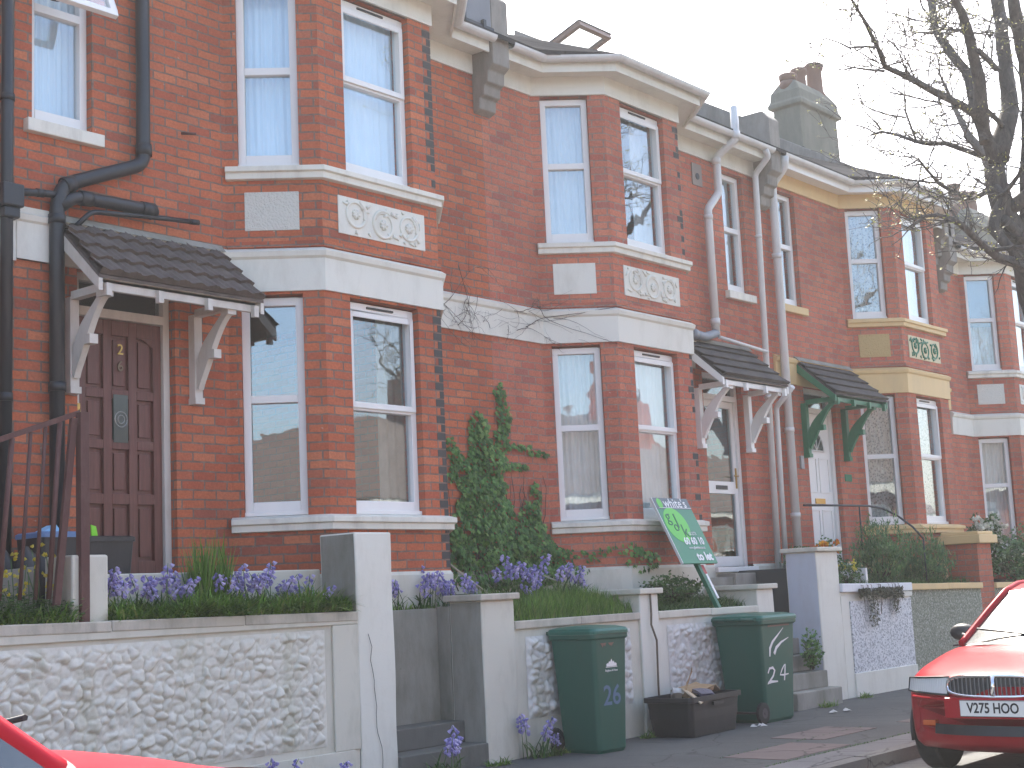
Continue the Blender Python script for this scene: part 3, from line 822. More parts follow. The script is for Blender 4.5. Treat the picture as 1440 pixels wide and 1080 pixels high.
        b.tube([(mc + .2 * math.cos(t), y, z0 + 1.515 + .25 * math.sin(t)) for t in [i / 14 * PI for i in range(15)]], .012, 5); b.tube([(mc - .2, y, z0 + 1.515), (mc + .2, y, z0 + 1.515)], .012, 5)
        fin('fan_glazing_bars', b, UPVC, dr)
        b = B(); b.box(mc - .13, mc + .13, y - .004, y + .012, z0 + .8, z0 + .87); fin('letterbox', b, BRASS, dr)
    return dr

# ---- the four houses of the terrace, the neighbour on the left and the next on the right
GRP = 'red brick terraced houses with bay windows'
hA, XA = house('terraced_house', 'red brick house with the brown panelled door, brown tiled canopy and black drainpipes', 0, -1, 0, BR_A, group=GRP, corb=False,
    win=dict(L0=(CURT_BEIGE, 'none', GLASS_W, {}), L1=(CURT_BEIGE, 'right', GLASS, {'mid': .47}), U0=(CURT_SKY, 'full', GLASS, {}), U1=(CURT_SKY, 'full', GLASS, {}), D=(CURT_SKY, 'full', GLASS, {'style': 'open', 'mid': .56})),
    canm=(TILE, OLDWHITE, True), bandrange=(0, 5.28))
dA = door_common(hA, XA, 0, 'wood')
hB, XB = house('terraced_house', 'red brick house with ivy on its wall, glazed white front door and open roof window', 0, 1, 0, BR_B, group=GRP,
    win=dict(L0=(CURT_NET, 'full', GLASS, {}), L1=(CURT_NET, 'full', GLASS, {}), U0=(CURT_NET, 'full', GLASS_W, {}), U1=(CURT_NET, 'right', GLASS_W, {}), D=(CURT_NET, 'full', GLASS, {})),
    canm=(TILE2, UPVC, False), bandrange=(0, 3.7))
dB = door_common(hB, XB, 0, 'glazed')
hC, XC = house('terraced_house', 'red brick house with cream bands, green canopy brackets and white panelled door', 2 * W, -1, 0, BR_C, group=GRP, band=P_CREAM, sillm=P_CREAM, frieze=P_CREAM, plinth=P_CREAM, rel='green', corb=False,
    win=dict(L0=(CURT_PAT, 'full', GLASS, {}), L1=(CURT_PAT, 'full', GLASS, {}), U0=(CURT_PAT, 'full', GLASS_W, {}), U1=(CURT_NET, 'right', GLASS_W, {}), D=(CURT_NET, 'right', GLASS, {})),
    canm=(TILE2, GREENP, False), bandrange=(0, 5.5))
dC = door_common(hC, XC, 0, 'panelled')
hD, XD = house('terraced_house', 'red brick house at the right edge with a blue blind and white bands, set lower', 2 * W, 1, -.38, BR_C, group=GRP,
    win=dict(L0=(CURT_WHITE, 'full', GLASS, {'mid': .55}), L1=(CURT_WHITE, 'full', GLASS, {}), U0=(CURT_NET, 'blind', GLASS, {}), U1=(CURT_NET, 'full', GLASS, {})),
    canm=(TILE2, UPVC, False))
dD = door_common(hD, XD, -.38, 'glazed')
hZ, XZ = house('terraced_house', 'red brick house mostly cut off by the left edge, beyond the outer drainpipe', -2 * W, 1, 0, BR_A, group=GRP, bandrange=(0, 5.56))
door_common(hZ, XZ, 0, 'glazed')
hE, XE = house('terraced_house', 'red brick house farthest right, its roof and chimney behind the tree', 4 * W, -1, -.38, BR_C, group=GRP)
door_common(hE, XE, -.38, 'panelled')
corbel(hB, W, 0); corbel(hC, 2 * W - .14, 0); 
corbel(hZ, -W, 0)

# house A: white stepped block where its band meets the neighbour
b = B(); b.box(-5.56, -5.285, -.035, 0, 1.84, 2.2); b.box(-5.56, -5.3, -.06, -.035, 2.13, 2.185); b.box(-5.285, -4.93, -.04, -.003, 1.86, 2.25); fin('band_end_block', b, P_WHITE, hA)
# blackened quoin bricks on the far corners of the bays
for hh, xc in ((hA, -1.365), (hB, 2.779)):
    b = B(); st = random.Random(4)
    z = -.45
    while z < 4.5:
        if not (1.8 < z < 2.95) and st.random() < .93 and (hh is hA or st.random() < .5):
            l2 = .105 if int(round(z / .075)) % 2 else .05
            b.box(xc - l2, xc + .0025, -.5695, -.45, z + .006, z + .068)
        z += .075
    fin('blackened_corner_bricks', b, paint('sooty_brick', (.05, .048, .048), (.13, .09, .07), amt=.5, rough=.85, sc=14), hh)
# open top light of the small window of house A
b = B()
xw0, xw1 = -5.13, -4.63
zh, yh = 4.45, -.03     # hinge line
import math as _m
ang = _m.radians(24)
L_ = .74
dv = Vector((0, -_m.sin(ang), -_m.cos(ang))); nv = Vector((0, -_m.cos(ang), _m.sin(ang)))
def tb(b, xa, xb, la, lb, t0=-.02, t1=.025):
    o = Vector((xa, yh, zh)) + dv * la + nv * t0
    b.obox(o, (xb - xa, 0, 0), dv * (lb - la), nv * (t1 - t0))
tb(b, xw0 - .01, xw1 + .01, 0, .055); tb(b, xw0 - .01, xw1 + .01, L_ - .055, L_); tb(b, xw0 - .01, xw0 + .045, .055, L_ - .055); tb(b, xw1 - .045, xw1 + .01, .055, L_ - .055)
ow = fin('open_top_light', b, UPVC, hA, bevel=.005)
b = B(); tb(b, xw0 + .04, xw1 - .04, .05, L_ - .05, 0, .005); fin('pane', b, GLASS, ow)

# ---- roof window of house B standing open
b = B()
hx0, hx1 = 2.61, 3.26
P1 = Vector((hx0, 1.22, 5.87)); P2 = Vector((hx0, .6, 6.07)); dv2 = (P2 - P1).normalized(); Ls = (P2 - P1).length; nv2 = Vector((1, 0, 0)).cross(dv2).normalized()
if nv2.z < 0: nv2 = -nv2
def sb_(b, xa, xb, la, lb, t0=-.03, t1=.03): b.obox(P1 + Vector((xa - hx0, 0, 0)) + dv2 * la + nv2 * t0, (xb - xa, 0, 0), dv2 * (lb - la), nv2 * (t1 - t0))
sb_(b, hx0, hx1, Ls - .06, Ls); sb_(b, hx0, hx1, 0, .06); sb_(b, hx0, hx0 + .06, .06, Ls - .06); sb_(b, hx1 - .06, hx1, .06, Ls - .06)
sk = fin('roof_window', b, mat('roof_window_timber', (.3, .2, .15), .5), hB, bevel=.004)
b = B(); sb_(b, hx0 - .01, hx1 + .01, Ls - .03, Ls + .012, .03, .045); sb_(b, hx0 - .01, hx0 + .03, 0, Ls - .03, .03, .045); sb_(b, hx1 - .03, hx1 + .01, 0, Ls - .03, .03, .045); fin('roof_window_cladding', b, LEAD, sk)
b = B(); sb_(b, hx0 + .05, hx1 - .05, .05, Ls - .05, 0, .006); fin('roof_window_pane', b, GLASS_D, sk)
b = B(); zr0 = 4.9 + .6 * (1.22 + .36); b.obox((hx0 - .03, 1.28, zr0 + .03), (hx1 - hx0 + .06, 0, 0), (0, -.75, -.5), (0, -.03, .05)); fin('roof_window_kerb', b, LEAD, hB)

# ---- chimneys
def chimney(parent, x0, x1, y0, y1, z0, z1, pots, patch=False, zb=None):
    b = B()
    def ring(e, z): return [(x0 - e, y0 - e, z), (x1 + e, y0 - e, z), (x1 + e, y1 + e, z), (x0 - e, y1 + e, z)]
    lv = [(0.03, z0), (0.0, z0 + .3), (-.02, z1), (.05, z1 + .02), (.05, z1 + .1), (.02, z1 + .13), (.0, z1 + .3), (-.07, z1 + .42), (-.12, z1 + .5)]
    rings = [ring(*q) for q in lv]
    for a, c in zip(rings, rings[1:]):
        for i in range(4): b.face([a[i], a[(i + 1) % 4], c[(i + 1) % 4], c[i]])
    b.face(rings[-1])
    c = fin('chimney', b, STUCCO, parent, bevel=.02)
    for (px, py, ph, pr) in pots:
        b = B(); zt = z1 + .45
        b.lathe((px, py, zt), [(pr * 1.15, -.1), (pr * 1.1, .02), (pr * .92, .08), (pr * .85, ph - .14), (pr * 1.05, ph - .1), (pr * 1.1, ph - .02), (pr * .95, ph), (pr * .8, ph), (pr * .78, ph - .2)], 14)
        fin('chimney_pot', b, TERRA, c)
    return c
c1 = chimney(hC, 10.95, 12.35, 2.1, 2.66, 5.8, 7.42, [(11.15, 2.4, .2, .15), (11.6, 2.42, .42, .14), (12.05, 2.35, .6, .16)])
b = B(); b.prism([(10.93, 1.2, 5.9), (10.93, 2.1, 6.66), (10.93, 2.62, 6.72), (10.93, 2.62, 5.9)], (.02, 0, 0)); fin('slate_skirt', b, SLATE, c1, normals=True)
chimney(hE, 21.6, 23.0, 3.4, 4.4, 6.4, 7.3, [(21.8, 3.9, .7, .16), (22.3, 3.9, .6, .16), (22.8, 3.9, .7, .16)])
chimney(hA, -.5, .5, 3.6, 4.4, 6.9, 8.3, [(-.25, 4, .5, .15), (.25, 4, .5, .15)])

# ---- drainpipes
def pipe(parent, pts, r, m, name='downpipe', joints=(), bend=.05):
    # round the corners
    P = [Vector(p) for p in pts]; out = [P[0]]
    for i in range(1, len(P) - 1):
        a = (P[i - 1] - P[i]); c = (P[i + 1] - P[i]); la = min(bend, a.length * .45); lc = min(bend, c.length * .45)
        s0 = P[i] + a.normalized() * la; s1 = P[i] + c.normalized() * lc
        for t in (0, .25, .5, .75, 1): out.append((s0 * (1 - t) + P[i] * t) * (1 - t) + (P[i] * (1 - t) + s1 * t) * t)
    out.append(P[-1])
    b = B(); b.tube(out, r, 12)
    for j in joints:
        j = Vector(j[0]), Vector(j[1]); b.tube([j[0], j[1]], r * 1.16, 12)
    # holderbats
    return fin(name, b, m, parent)
def collars(pts, zs, x, y, ln=.07): return [((x, y, z), (x, y, z + ln)) for z in zs]
y = -.085
pipe(hA, [(-4.2, y, 6.2), (-4.215, y, 2.76), (-4.93, y, 2.46), (-4.985, y, 2.30), (-4.985, y, -.6)], .055, BLKPIPE, joints=collars(0, (2.15, .9, 3.9), -4.985 if 0 else -4.985, y) + [((-4.21, y, 2.83), (-4.21, y, 2.92)), ((-4.93, y - .0, 2.45), (-4.85, y, 2.484))], bend=.09)
pipe(hA, [(-4.97, y - .01, 2.28), (-4.86, y - .01, 2.37), (-4.72, y - .01, 2.385), (-4.12, y - .01, 2.40), (-4.09, .02, 2.40)], .05, BLKPIPE, 'soil_branch', joints=[((-4.25, y - .01, 2.397), (-4.13, y - .01, 2.4)), ((-4.8, y - .01, 2.38), (-4.7, y - .01, 2.386))])
pipe(hA, [(-4.83, -.1, 2.16), (-4.7, -.1, 2.29), (-4.2, -.1, 2.34), (-3.72, -.1, 2.375)], .02, BLKPIPE, 'overflow_pipe', joints=[((-3.78, -.1, 2.37), (-3.7, -.1, 2.376))])
pipe(hA, [(-5.385, y, 6.2), (-5.4, y, -.8)], .045, BLKPIPE, joints=[((-5.39, y, 3.05), (-5.39, y, 3.0)), ((-5.398, y, .8), (-5.398, y, .86))])
b = B(); b.box(-5.47, -5.3, -.17, 0, 2.2, 2.37); b.box(-5.45, -5.32, -.15, -.01, 2.12, 2.2); fin('rainwater_hopper', b, BLKPIPE, hA, bevel=.012)
pipe(hA, [(-5.31, -.09, 2.33), (-5.12, -.09, 2.36), (-4.99, -.09, 2.37)], .028, BLKPIPE, 'waste_pipe', joints=[((-5.16, -.09, 2.355), (-5.1, -.09, 2.36))])
b = B(); b.tube([(-3.78, 0, 3.13), (-3.7, -.09, 3.12)], .012, 6); fin('iron_peg', b, RUST, hA)
# lead box gutter beside the party wall of houses A and B
b = B(); b.box(-.62, -.131, -.3, .25, 4.95, 5.4); fin('lead_box', b, LEAD, hA, bevel=.02)
b = B(); b.box(-.66, -.131, -.33, -.02, 4.86, 4.948); b.box(-.6, -.56, -.34, -.3, 4.86, 5.0); b.box(-.3, -.26, -.34, -.3, 4.86, 5.0); fin('box_gutter', b, BLKPIPE, hA)
# house B pipes
pipe(hB, [(4.45, -.36, 5.2), (4.45, -.36, 4.78), (4.39, -.1, 4.6), (4.38, -.1, 4.13), (4.1, -.1, 3.87), (4.1, -.1, 2.3)], .05, WHPIPE, 'soil_pipe', joints=[((4.45, -.36, 4.78), (4.45, -.36, 4.88)), ((4.38, -.1, 4.5), (4.38, -.1, 4.58)), ((4.1, -.1, 3.74), (4.1, -.1, 3.8)), ((4.1, -.1, 2.42), (4.1, -.1, 2.5))])
pipe(hB, [(4.1, -.1, 2.32), (3.8, -.12, 2.24), (3.5, -.12, 2.26), (3.42, -.02, 2.3)], .052, GREYPIPE, 'waste_pipe', joints=[((3.62, -.12, 2.25), (3.5, -.12, 2.26))])
pipe(hB, [(5.22, -.33, 4.82), (5.3, -.33, 4.74), (5.33, -.1, 4.56), (5.2, -.1, -.55)], .04, WHPIPE, joints=[((5.3, -.1, 3.7), (5.3, -.1, 3.74)), ((5.24, -.1, 1.6), (5.24, -.1, 1.64))])
pipe(hB, [(4.12, -.13, 2.27), (4.6, -.13, 2.24), (5.25, -.13, 2.2)], .022, WHPIPE, 'waste_pipe')
pipe(hB, [(5.32, -.42, 1.72), (5.4, -.12, 1.5), (5.39, -.1, -.55)], .035, WHPIPE)
b = B(); b.box(3.94, 4.16, -.012, 0, 4.18, 4.46); b.tube([(4.05, -.014, 4.3), (4.05, .05, 4.3)], .055, 14); va = fin('vent_plate', b, paint('vent_cement', (.25, .2, .17), amt=.3), hB)
b = B(); b.tube([(4.05, -.02, 4.3), (4.05, -.015, 4.3)], .042, 14); fin('vent_hole', b, DARKTRIM, va)
pipe(hC, [(5.73, -.33, 4.84), (5.76, -.3, 4.7), (5.76, -.1, 4.5), (5.73, -.1, -.55)], .055, WHPIPE, joints=[((5.74, -.1, 3.5), (5.74, -.1, 3.56)), ((5.735, -.1, 1.2), (5.735, -.1, 1.26)), ((5.73, -.1, .1), (5.73, -.1, .16))])
b = B(); b.box(7.36, 7.56, -.012, 0, .62, .72); fin('number_plaque', b, GREENP, hC, bevel=.004)
b = B(); b.box(6.12, 6.2, -.03, 0, .75, .92); fin('bell_box', b, mat('grey_plastic', (.3, .3, .3), .5), hC)
# small plants rooted in chimney omitted; telephone wire across to the chimney
# ------------------------------------------------------------------ ground
def sheet(name, x0, x1, y0, y1, z, m, th=.0):
    b = B(); b.box(x0, x1, y0, y1, z - .12, z); return tag(fin(name, b, m), kind='structure')
b = B(); b.face([(-400, -400, -2.45), (400, -400, -2.45), (400, 400, -2.45), (-400, 400, -2.45)]); tag(fin('ground', b, SOIL), kind='structure')
sheet('road', -40, 60, -8.6, -3.96, GZ - .1, ROADM)
sheet('pavement', -40, 60, -3.82, -.4, GZ, PAVE)
sheet('far_pavement', -40, 60, -11.4, -8.75, GZ, PAVE)
def kerbrow(name, ya, yb):
    b = B(); x = -24.0; st = random.Random(3)
    while x < 34: b.box(x, x + .9, ya, yb, GZ - .22, GZ + .003 + st.uniform(-.002, .003)); x += .908
    return tag(fin(name, b, KERB, bevel=.0), kind='structure')
kerbrow('kerb', -3.96, -3.822); kerbrow('far_kerb', -8.748, -8.6)
b = B(); st = random.Random(11)
for (xa, xb, ya, yb) in ((-.75, .35, -3.42, -2.86), (.62, 1.65, -3.02, -2.5), (2.2, 3.1, -3.5, -2.95)):
    n = 2
    for k in range(n):
        w = (xb - xa) / n; b.box(xa + k * w + .003, xa + (k + 1) * w - .003, ya, yb, GZ - .05, GZ + .004)
tag(fin('pink_paving', b, SLABM), kind='structure')
b = B()
for k in range(40): b.box(-12 + k * .8, -12 + k * .8 + .792, -3.815, -3.5, GZ - .05, GZ + .0035)
tag(fin('kerbside_paving', b, SLABG), kind='structure')

# ------------------------------------------------------------------ garden walls and piers
def relief(b, x0, x1, z0, z1, y, cell, amp, seed, res=.0125, jit=.8, an=1.35):
    nx = max(2, int((x1 - x0) / res)); nz = max(2, int((z1 - z0) / res)); rnd = random.Random(seed); cells = {}
    def cp(i, j):
        if (i, j) not in cells: cells[i, j] = (i + .5 + rnd.uniform(-.5, .5) * jit, j + .5 + rnd.uniform(-.5, .5) * jit, rnd.uniform(.25, 1.05), rnd.uniform(-1, 1), rnd.uniform(-1, 1))
        return cells[i, j]
    def h(x, z):
        wx = x + .026 * noise.noise(Vector((x * 8, z * 8, seed))) + .007 * noise.noise(Vector((x * 26, z * 26, seed))); wz = z + .026 * noise.noise(Vector((x * 8 + 50, z * 8, seed))) + .007 * noise.noise(Vector((x * 26 + 9, z * 26, seed)))
        sk = 0
        u, v = (wx + sk * wz) / (cell * an), (wz - sk * .5 * wx) / cell; ci, cj = int(math.floor(u)), int(math.floor(v)); ds = []
        for i in (ci - 1, ci, ci + 1):
            for j in (cj - 1, cj, cj + 1):
                c = cp(i, j); d = math.hypot(u - c[0], v - c[1]); ds.append((d, c, u - c[0], v - c[1]))
        ds.sort(key=lambda q: q[0]); d1, c, du, dv = ds[0]; e = ds[1][0] - d1
        k = min(1, e / .42); k = k * (1.6 - .6 * k)
        m = min(1, (x - x0) / .05, (x1 - x) / .05, (z - z0) / .05, (z1 - z) / .05); m = max(0, m)
        rough = noise.noise(Vector((x * 16, z * 16, seed + 3))) * .28 + noise.noise(Vector((x * 45, z * 45, seed + 9))) * .13
        ridge = .55 * max(0, 1 - e / .1)
        return amp * m * (k * c[2] * (1 + .6 * (c[3] * du + c[4] * dv)) + rough + ridge * .5)
    def fn(i, j):
        x = x0 + (x1 - x0) * i; z = z0 + (z1 - z0) * j
        return (x, y - h(x, z), z)
    b.grid(fn, nx, nz)

YW = -1.2
def gwall(name, label, x0, x1, zt0, zt1, cope, body, panel=None, group=None, cap_h=.07, over=.03, depth=.22):
    b = B(); b.prism([(x0, YW, GZ - .1), (x1, YW, GZ - .1), (x1, YW, zt1 - cap_h), (x0, YW, zt0 - cap_h)], (0, depth, 0))
    w = tag(fin(name, b, body, normals=True), label, 'garden wall', group); WM[w.name] = Matrix.Translation(w.location)
    b = B(); n = max(1, round((x1 - x0) / 1.05)); st = random.Random(int(x0 * 10))
    for k in range(n):
        xa = x0 + (x1 - x0) * k / n; xb = x0 + (x1 - x0) * (k + 1) / n; za = zt0 + (zt1 - zt0) * k / n + st.uniform(-.004, .004); zb = zt0 + (zt1 - zt0) * (k + 1) / n + st.uniform(-.004, .004)
        b.prism([(xa + .002, YW - over, za - cap_h), (xb - .002, YW - over, zb - cap_h), (xb - .002, YW - over, zb), (xa + .002, YW - over, za)], (0, depth + over * 2, 0))
    fin('coping', b, cope, w, normals=True, bevel=.008)
    return w
gw = 'garden walls along the pavement'
COPA = paint('weathered_coping', (.52, .48, .4), (.2, .19, .15), amt=.7, rough=.8, sc=4, bmp=.4, thr=.45)
wA = gwall('garden_wall', 'long white wall with a panel of cast cobble relief, left foreground', -8.6, -3.142, -.71, -.78, COPA, P_CREAMW, group=gw)
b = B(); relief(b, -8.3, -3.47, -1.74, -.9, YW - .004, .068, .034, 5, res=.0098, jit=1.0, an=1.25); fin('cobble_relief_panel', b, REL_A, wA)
b = B(); b.box(-8.6, -3.145, YW - .022, YW - .001, -.87, -.80 ); b.box(-8.6, -3.2, YW - .02, YW - .001, GZ - .1, -1.79); b.box(-3.4, -3.145, YW - .02, YW - .001, -1.79, -.872); fin('raised_border', b, P_CREAMW, wA, bevel=.006)

def pier(label, x0, x1, y0, y1, zt, front, side, cap=True, capm=COPA, over=.04, crack=False, capy1=None, group='gate piers along the pavement', caph=.055, capx0=None):
    b = B(); b.box(x0, x1, y0, y1, GZ - .1, zt - (caph if cap else 0))
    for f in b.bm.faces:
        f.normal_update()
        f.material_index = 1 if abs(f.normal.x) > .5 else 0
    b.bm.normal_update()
    bmesh.ops.remove_doubles(b.bm, verts=b.bm.verts, dist=1e-5)
    bmesh.ops.subdivide_edges(b.bm, edges=[e for e in b.bm.edges if abs(e.verts[0].co.z - e.verts[1].co.z) > .5], cuts=16, use_grid_fill=True)
    for v in b.bm.verts:
        v.co.x += .006 * noise.noise(v.co * 3 + Vector((3, 0, 0))); v.co.y += .006 * noise.noise(v.co * 3)
    p = tag(fin('gate_pier', b, [front, side], bevel=.012), label, 'gate pier', group); WM[p.name] = Matrix.Translation(p.location)
    if cap:
        b = B(); b.box((x0 if capx0 is None else capx0) - over, x1 + over, y0 - over, (y1 if capy1 is None else capy1) + over, zt - caph, zt); fin('cap', b, capm, p, bevel=.01)
    return p
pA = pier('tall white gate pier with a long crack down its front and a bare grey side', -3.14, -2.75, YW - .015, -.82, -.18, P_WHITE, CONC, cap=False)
b = B(); pts = []
st = random.Random(2); x = -3.04
z = -.95
while z > GZ: pts.append((x, YW - .023, z)); z -= .05; x += st.uniform(-.012, .019)
b.tube(pts, .0025, 4); fin('crack', b, DKTXT, pA)
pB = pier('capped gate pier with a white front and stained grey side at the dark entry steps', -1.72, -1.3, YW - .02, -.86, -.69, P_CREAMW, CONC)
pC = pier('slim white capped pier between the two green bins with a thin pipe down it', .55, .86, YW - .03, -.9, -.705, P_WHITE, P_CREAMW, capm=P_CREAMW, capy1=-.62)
b = B(); b.tube([(.70, YW - .05, -.72), (.70, YW - .05, -.95), (.66, YW - .07, -1.05), (.73, YW - .075, -1.2), (.735, YW - .06, -1.6), (.735, YW - .06, -1.95)], .011, 6); fin('loose_cable', b, mat('brown_cable', (.12, .09, .06), .6), pC)
b = B(); b.box(.69, .72, YW - .04, YW - .03, -.76, -.74); fin('cable_clip', b, DARKTRIM, pC)
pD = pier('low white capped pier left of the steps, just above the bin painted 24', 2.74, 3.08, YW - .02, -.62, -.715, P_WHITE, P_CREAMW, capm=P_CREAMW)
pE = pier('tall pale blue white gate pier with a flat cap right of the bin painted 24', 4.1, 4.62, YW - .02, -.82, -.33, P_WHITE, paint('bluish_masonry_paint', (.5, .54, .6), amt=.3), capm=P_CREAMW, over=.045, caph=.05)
# brick pier with a cream cap at the party line
b = B(); b.box(8.78, 9.26, YW, -.75, GZ - .1, -.3)
pF = tag(fin('gate_pier', b, BR_C), 'brown brick pier with a cream moulded cap behind the red car', 'gate pier', 'gate piers along the pavement'); WM[pF.name] = Matrix.Translation(pF.location)
b = B(); b.box(8.7, 9.34, YW - .08, -.67, -.298, -.18); b.box(8.75, 9.29, YW - .04, -.7, -.18, -.13); fin('cap', b, P_CREAM, pF, bevel=.01)

wB = gwall('garden_wall', 'short white wall with a rough stone panel behind the bin painted 26', -1.3, .55, -.93, -.93, COPA, P_CREAMW, group=gw)
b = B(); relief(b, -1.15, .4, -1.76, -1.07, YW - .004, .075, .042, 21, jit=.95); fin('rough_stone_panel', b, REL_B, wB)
wC = gwall('garden_wall', 'short white wall with a lumpy render panel behind the black crate', .86, 2.74, -.93, -.94, P_CREAMW, P_WHITE, group=gw)
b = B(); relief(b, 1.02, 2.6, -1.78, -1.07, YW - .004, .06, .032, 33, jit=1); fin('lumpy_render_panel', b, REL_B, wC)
wD = gwall('garden_wall', 'white pebbledash wall with thick white coping and a dark plant trailing over it', 4.62, 6.5, -.76, -.79, paint('coping_white', (.72, .74, .76), amt=.3), P_WHITE, group=gw, cap_h=.1, over=.05)
b = B(); b.box(4.85, 6.49, YW - .018, YW - .001, -1.8, -.97); fin('pebbledash_panel', b, PEB_W, wD)
b = B(); b.box(4.63, 4.82, YW - .015, YW - .001, GZ - .1, -.9); b.box(4.82, 6.5, YW - .035, YW - .001, GZ - .1, -1.8); b.box(6.1, 6.5, YW - .04, YW - .019, -.955, -.895); fin('raised_border', b, P_WHITE, wD, bevel=.006)
wE = gwall('garden_wall', 'grey green pebbledash wall with cream coping beside the red car', 6.502, 8.78, -.8, -.84, P_CREAM, PEB_G, group=gw, cap_h=.08, over=.04)
wF = gwall('garden_wall', 'pebbledash wall farthest right behind the red car windscreen', 9.26, 13, -.85, -.9, P_CREAM, PEB_G, group=gw, cap_h=.08, over=.04)

# retaining walls at the entry of house A
b = B(); b.box(-3.1, -1.722, -.72, -.6, GZ - .1, -.79); b.box(-1.72, -1.6, -.855, -.6, GZ - .1, -.78)
for f in b.bm.faces: pass
tag(fin('retaining_wall', b, CONC, bevel=.008), 'stained grey retaining wall at the back of the dark entry steps', 'retaining wall')
b = B(); b.box(-5.25, -3.05, -.72, -.6, GZ - .1, -.44); tag(fin('retaining_wall', b, P_CREAMW, bevel=.01), 'low cream rendered wall behind the bluebells under the brown door', 'retaining wall')
b = B(); b.prism([(-7.6, -.72, GZ - .1), (-5.55, -.72, GZ - .1), (-5.55, -.72, -.38), (-7.6, -.72, -.6)], (0, .12, 0)); tag(fin('retaining_wall', b, CONC, normals=True), 'grey sloping low wall behind the railings at the left edge', 'retaining wall')
b = B(); b.box(-5.53, -5.26, -1.1, -.78, GZ - .1, -.325); sp = fin('wall_stub', b, P_CREAMW, bevel=.015); tag(sp, 'cream stub pier with peeling paint behind the rusty railing post', 'wall stub')

def steps(label, x0, x1, y0, y1, z1, n, m=CONC):
    b = B()
    for k in range(n):
        za = GZ + (z1 - GZ) * (k + 1) / n; ya = y0 + (y1 - y0) * k / n
        b.box(x0, x1, ya, y1 + .001 * k, (GZ - .1 if k == 0 else za - (z1 - GZ) / n + .0), za)
    return tag(fin('entry_steps', b, m, bevel=.01), label, 'steps', 'flights of entry steps')
steps('dark concrete steps between the cracked tall pier and the capped grey pier', -2.75, -1.722, -1.24, -.73, -1.72, 2, paint('dark_concrete', (.13, .13, .115), (.05, .06, .045), amt=.7, rough=.9, sc=4))  # darker concrete tone with random darker blotches
steps('concrete steps climbing between the bin painted 24 and the tall bluish pier', 3.08, 4.1, -1.42, -.1, -.62, 8)
b = B(); b.box(3.85, 4.85, -.3, -.04, -.75, -.58); tag(fin('door_step', b, CONC, bevel=.01), 'grey step below the glazed white door', 'door step')
b = B(); b.box(2.72, 2.86, -.62, -.03, GZ, -.7); tag(fin('side_wall', b, P_CREAMW, bevel=.01), 'low cream side wall running back from the pier above the bin painted 24', 'low wall')
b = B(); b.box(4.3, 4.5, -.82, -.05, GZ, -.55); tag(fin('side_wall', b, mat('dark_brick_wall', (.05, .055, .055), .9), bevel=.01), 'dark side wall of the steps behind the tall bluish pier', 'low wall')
# raised beds
def bed(x0, x1, z0, z1, y0=-1.1, y1=0.0, label=None):
    b = B()
    b.prism([(x0, y0, GZ - .1), (x0, y0, z0), (x0, y1, z1), (x0, y1, GZ - .1)], (x1 - x0, 0, 0)); return tag(fin('garden_bed', b, SOIL, normals=True), kind='structure')
bed(-8.6, -5.55, -.77, -.75, -.985, -.72); bed(-5.25, -3.15, -.79, -.76, -.985, -.72); bed(-3.1, -.6, -.86, -.83, -.6, -.45)
bed(-1.6, .5, -.94, -.66, -.98, .05); bed(.9, 2.72, -.98, -.7, -.98, .05); bed(4.62, 8.75, -.92, -.75, -.98, .05); bed(9.3, 13, -.95, -.8, -.98, 0)
b = B(); b.box(-8.6, -3.4, -.6, .1, GZ - .1, -.62); tag(fin('garden_path', b, PAVE), kind='structure')

# ------------------------------------------------------------------ wheelie bins
def lumpy_rect(w, d, r, n=5):
    pts = []
    for cx, cy, a0 in ((w / 2 - r, d / 2 - r, 0), (-w / 2 + r, d / 2 - r, PI / 2), (-w / 2 + r, -d / 2 + r, PI), (w / 2 - r, -d / 2 + r, 1.5 * PI)):
        for i in range(n + 1):
            a = a0 + i / n * PI / 2; pts.append((cx + r * math.cos(a), cy + r * math.sin(a)))
    return pts
def loft(b, rings, smooth=False, cap=True):
    R_ = [[b.bm.verts.new(p) for p in r] for r in rings]; n = len(R_[0])
    for a, c in zip(R_, R_[1:]):
        for i in range(n):
            f = b.bm.faces.new((a[i], a[(i + 1) % n], c[(i + 1) % n], c[i])); f.smooth = smooth; f.material_index = b.mi
    if cap: b.bm.faces.new(R_[0][::-1]).material_index = b.mi; b.bm.faces.new(R_[-1]).material_index = b.mi
